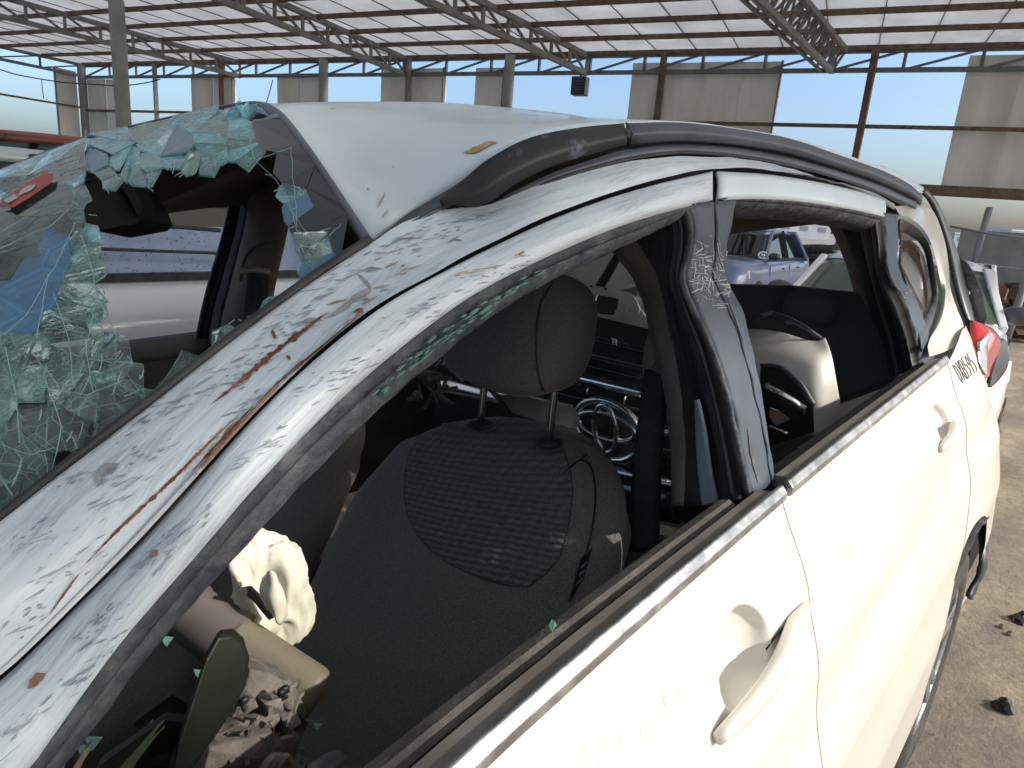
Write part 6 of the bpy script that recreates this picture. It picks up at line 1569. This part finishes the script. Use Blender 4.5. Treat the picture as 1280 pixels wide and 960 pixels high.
    if wheels:
        for wx in (Lf - .85, -Lr + .85):
            for sgn in (-1, 1):
                V = []; Fc = []; pr = [(0, .0), (.19, .0), (.205, -.02), (.23, .01), (.30, .0), (.32, -.03), (.32, -.19), (0, -.2)]; n = 28
                for k in range(n):
                    q = 2 * math.pi * k / n
                    for r2_, yy in pr: V.append(Vector((wx + r2_ * math.cos(q), sgn * (W / 2 + .008 + yy), .32 + r2_ * math.sin(q))))
                for k in range(n):
                    for j in range(len(pr) - 1): aa = k * len(pr) + j; bb = ((k + 1) % n) * len(pr) + j; Fc.append((aa, bb, bb + 1, aa + 1))
                mb = MB(); mb.add(V, Fc); wv = prt(mb, 'wheel', tyre, smooth=False)
                mb = MB()
                for k in range(5):
                    q = 2 * math.pi * k / 5; mb.bar(Vector((wx, sgn * (W / 2 + .015), .32)), Vector((wx + .2 * math.cos(q), sgn * (W / 2 + .012), .32 + .2 * math.sin(q))), .05, .03)
                prt(mb, 'rim', alloy, par=wv)
    t.location = loc; t.rotation_euler = (0, 0, rz)
    return t
SEDAN = dict(len=(2.20, 2.20), belt=.92, roof=1.40, hood=.90, boot=1.0, ws=(.95, .25, -.95, -1.55))
TALL = dict(len=(2.15, 2.1), belt=1.02, roof=1.58, hood=1.02, boot=1.08, ws=(1.05, .45, -1.55, -1.95))
pw_ = M('paint_white2', (.74, .76, .78), (.68, .70, .70), rough=.25, coat=.8, sc_=2)
pblue = M('paint_blue', (.09, .14, .27), (.16, .20, .30), rough=.3, coat=.8, sc_=3, r2=.6)
psilv = M('paint_silver', (.42, .43, .42), (.36, .37, .36), rough=.3, metal=.3, coat=.6, sc_=3)
nei = dict(TALL); nei['wsm'] = g_reflect; nei['roof'] = 1.38; nei['belt'] = 1.05; nei['hood'] = 1.0; nei['wtop'] = .62; nei['roofm'] = M('dark_roof', (.06, .05, .04), rough=.5)
parked('parked_car', 'white car parked close on the far side with windows coloured blue for reflected sky', (1.15, 3.45, 0), R(180), pw_, nei, glass=g_reflect)
# blue sedan facing the yard
parked('parked_car', 'blue sedan with open sun shade seen through the rear side window', (11.5, 4.98, 0), R(186), pblue, SEDAN, mirror=M('mirror_black', (.04, .045, .05), rough=.3), hl=M('headlight_amber', (.65, .52, .36), (.75, .35, .12), rough=.15, coat=1, sc_=6))
wr = dict(SEDAN); wr['wsm'] = glassmat('teal_screen', (.34, .42, .35), .45, (.22, .27, .22), rough=.15); wr['roof'] = 1.27; wr['belt'] = .93; wr['hood'] = .90; wr['boot'] = .98; wr['len'] = (1.80, 2.2)
parked('parked_car', 'white saloon with greenish windscreen parked right behind the wrecked car', (5.92, 1.22, 0), R(189), pw_, wr, W=1.42, mirror=M('mirror_grey', (.07, .07, .075), rough=.3))
def marks(t, rings, mat, nm):
    dg_ = t.matrix_world.copy(); Mw = Matrix.Translation(t.location) @ Matrix.Rotation(t.rotation_euler.z, 4, 'Z')
    wsn = [c for c in bpy.data.objects if c.parent == t and c.name.startswith('windscreen')][0]
    bb = BVHTree.FromPolygons([Mw @ v.co for v in wsn.data.vertices], [tuple(p.vertices) for p in wsn.data.polygons])
    mb = MB()
    for pts, r in rings:
        A = []
        for x, y in pts:
            d = ray(x, y).normalized(); h = bb.ray_cast(EYE, d)
            if h[0] is not None: A.append(h[0] - d * .02)
        if len(A) > 2: mb.tube(A, r, 5)
    if not mb.V: return
    Mi = Mw.inverted(); mb.V = [Mi @ v for v in mb.V]; o = mb.build(nm, mat); o.parent = wsn
nb_ = [o for o in bpy.data.objects if o.name.startswith('parked_car') and o.parent is None][0]
Mi_ = (Matrix.Translation(nb_.location) @ Matrix.Rotation(nb_.rotation_euler.z, 4, 'Z')).inverted()
for pts, r in (([(40, 306), (120, 311), (200, 314), (262, 316), (300, 318)], .006), ([(60, 276), (150, 280), (230, 284), (275, 288)], .008)):
    mb = MB(); mb.tube([Mi_ @ P(x, y, 2.60) for x, y in pts], r, 6); o = mb.build('window_bar', rubber); o.parent = nb_
rr = random.Random(2); mb = MB()
for i in range(130):
    p = Mi_ @ P(rr.uniform(115, 262), rr.uniform(286, 345), 2.605); s_ = rr.uniform(.0012, .0032); mb.add([p + Vector((-s_, 0, 0)), p + Vector((s_, 0, 0)), p + Vector((0, 0, s_)), p + Vector((0, .003, -s_))], [(0, 1, 2), (0, 3, 1), (0, 2, 3), (1, 3, 2)])
o = mb.build('dirt_drops', rubber); o.parent = nb_; o['kind'] = 'stuff'
chk = M('chalk_white', (.75, .77, .76), rough=.8)
cars_ = [o for o in bpy.data.objects if o.name.startswith('parked_car') and o.parent is None]
marks(cars_[1], [(ell(954, 319, 6, 4), .012), (ell(954, 319, 1.5, 1.2), .01)], chk, 'chalk_ring')
marks(cars_[2], [(ell(1241, 357, 5.5, 6.5), .006), ([(1240, 352), (1243, 357), (1239, 361)], .005), ([(1243, 343), (1243, 349)], .005)], chk, 'chalk_ring')
# red-roofed pickup far left
rd = dict(TALL); rd['roof'] = 1.75; rd['belt'] = 1.25; rd['hood'] = 1.2; rd['boot'] = 1.3
parked('parked_van', 'dark red roofed van at the far left edge beyond the windscreen', (2.1, 8.6, 0), R(195), M('paint_red', (.13, .05, .035), (.22, .03, .025), rough=.5, sc_=2), rd, cat='van')
pg2 = dict(TALL); pg2['roof'] = 1.52
parked('parked_car', 'pale grey car in front of the red roofed van at the far left edge', (.9, 6.3, 0), R(184), M('paint_pale', (.40, .45, .46), rough=.4, coat=.5), pg2)

# ================================================================== BEYOND THE SHED
far = M('far_building', (.44, .44, .45), (.36, .37, .39), rough=.9, sc_=.3)
far2 = M('far_white', (.62, .62, .62), rough=.9)
winm = M('far_window', (.16, .18, .21), rough=.4)
def building(px0, px1, y_, dist, h, label, mat, win=True, depth=12):
    a = PD(px0, y_, dist); b = PD(px1, y_, dist); a.z = b.z = 0
    t = root('warehouse', tuple((a + b) / 2)); tag(t, label, 'building'); ex = (b - a); L_ = ex.length; ex.normalize(); ey = Vector((-ex.y, ex.x, 0)); ey = ey if ey.dot(a) > 0 else -ey
    mb = MB(); mb.prism([a, b, b + ey * depth, a + ey * depth], (0, 0, h)); mb.build('wall', mat, t)
    mb = MB(); mb.prism([a - ey * .3 - ex * .3 + Vector((0, 0, h)), b - ey * .3 + ex * .3 + Vector((0, 0, h)), b + ey * depth + Vector((0, 0, h)), a + ey * depth + Vector((0, 0, h))], (0, 0, .4)); mb.build('roof', far2, t)
    if win:
        n = max(2, int(L_ / 4))
        for i in range(n):
            p = a + ex * (L_ * (i + .3) / n) - ey * .06 + Vector((0, 0, h * .45)); mb = MB(); mb.prism([p, p + ex * (L_ / n * .45), p + ex * (L_ / n * .45) + Vector((0, 0, h * .3)), p + Vector((0, 0, h * .3))], ey * .03); mb.build('window', winm, t)
    return t
building(880, 946, 280, 90, 5.2, 'pale low building with dark windows beyond the blue sedan', far2)
building(948, 1040, 280, 150, 3.4, 'long grey warehouse on the horizon right of the pale building', far)
building(1192, 1236, 300, 260, 5.0, 'hazy multi storey block on the horizon beside the leaning post', far, depth=20)
building(1262, 1400, 300, 210, 6.5, 'faint white warehouse on the horizon at the right edge', far2)
building(700, 860, 280, 160, 3.5, 'grey warehouse on the horizon hidden mostly by the car', far)
building(-200, 60, 230, 150, 3.0, 'grey warehouse on the horizon beyond the open left wall', far)
# boundary wall at right, leaning posts, wire
a = PD(1206, 300, 14.0); b = PD(1420, 318, 11.0)
wl = root('boundary_wall', (a.x, a.y, 0)); tag(wl, 'low grey cement wall behind the white saloon', 'wall')
ex = (b - a); ex.z = 0; n = 6
cem = M('cement', (.42, .41, .39), (.34, .33, .31), rough=.9, sc_=2)
a0 = Vector((a.x, a.y, 0)); zt = 1.68
for i in range(n):
    p = a0 + ex * (i / n); q = a0 + ex * ((i + .995) / n); sd_ = Vector((ex.y, -ex.x, 0)).normalized() * .15
    mb = MB(); mb.prism([p, q, q + sd_, p + sd_], (0, 0, zt - .65)); mb.build('wall_block', cem, wl)
    mb = MB(); mb.prism([p + Vector((0, 0, zt - .65 + .004)), q + Vector((0, 0, zt - .65 + .004)), q + sd_ + Vector((0, 0, zt - .64)), p + sd_ + Vector((0, 0, zt - .64))], (0, 0, .64)); mb.build('wall_block', cem, wl)
po = M('post_grey', (.20, .21, .22), rough=.6)
mb = MB(); p0_ = PD(1221, 316, 12.6); p1_ = PD(1237, 260, 12.6); dv = p1_ - p0_; mb.tube([p0_ - dv * 1.35, p1_], .06, 14); tag(mb.build('leaning_post', po, None, True), 'grey leaning metal post standing before the low cement wall', 'post')
mb = MB(); p0_ = PD(1262, 412, 8.6); p1_ = PD(1288, 335, 8.6); dv = p1_ - p0_; mb.tube([p0_ - dv * .2, p1_ + dv * .3], .045, 14); tag(mb.build('leaning_post', po, None, True), 'nearer grey post leaning at the right edge beside the white saloon mirror', 'post')
tag(tube('wire_rail', [PD(1188, 283, 12.4), PD(1237, 292, 12.4), PD(1330, 304, 12.0)], .02, po, None, 8), 'thin rail running from the leaning post along the wall top', 'rail')
# heap of parts, tyres
hm = M('heap', (.07, .05, .04), (.28, .12, .08), rough=.9, sc_=3, contrast=(.45, .65))
mb = MB(); rr = random.Random(11)
for i in range(260):
    c = PD(rr.uniform(1235, 1420), rr.uniform(335, 352), rr.uniform(10, 12.5)); c.z = rr.uniform(.05, .85) * (1 - .3 * rr.random())
    Mx_ = Matrix.Rotation(rr.uniform(0, 3), 3, 'Z') @ Matrix.Rotation(rr.uniform(0, 3), 3, 'X'); mb.box(c, (rr.uniform(.08, .35), rr.uniform(.04, .2), rr.uniform(.03, .14)), Mx_)
tag(mb.build('scrap_heap', hm), 'heap of dark and reddish scrap parts at the foot of the low cement wall', 'scrap heap', kind='stuff')
tk = 0
tg_ = 'tyres piled beyond the white saloon'
V = []; Fc = []; n = 20
base = None
for row in range(5):
    for cI in range(7 - row):
        c = PD(1012 + cI * 7 + row * 3, 292, 17); c.z = .12 + row * .22 + .0
        c = c + Vector((rnd.uniform(-.1, .1), rnd.uniform(-.1, .1), 0))
        if base is None:
            pts = [Vector((.26 * math.cos(2 * math.pi * k / 18), .26 * math.sin(2 * math.pi * k / 18), 0)) for k in range(18)]
            Vt, Ft = tubemesh(pts, .10, 8, True); me_t = mesh(Vt, Ft, True); me_t.materials.append(tyre)
        o = bpy.data.objects.new('old_tyre', me_t); COL.objects.link(o); o.location = c; o.rotation_euler = (rnd.uniform(-.3, .3), rnd.uniform(-.3, .3), 0)
        base = o; tag(o, 'old black tyre lying in the pile beyond the white saloon', 'tyre', tg_)
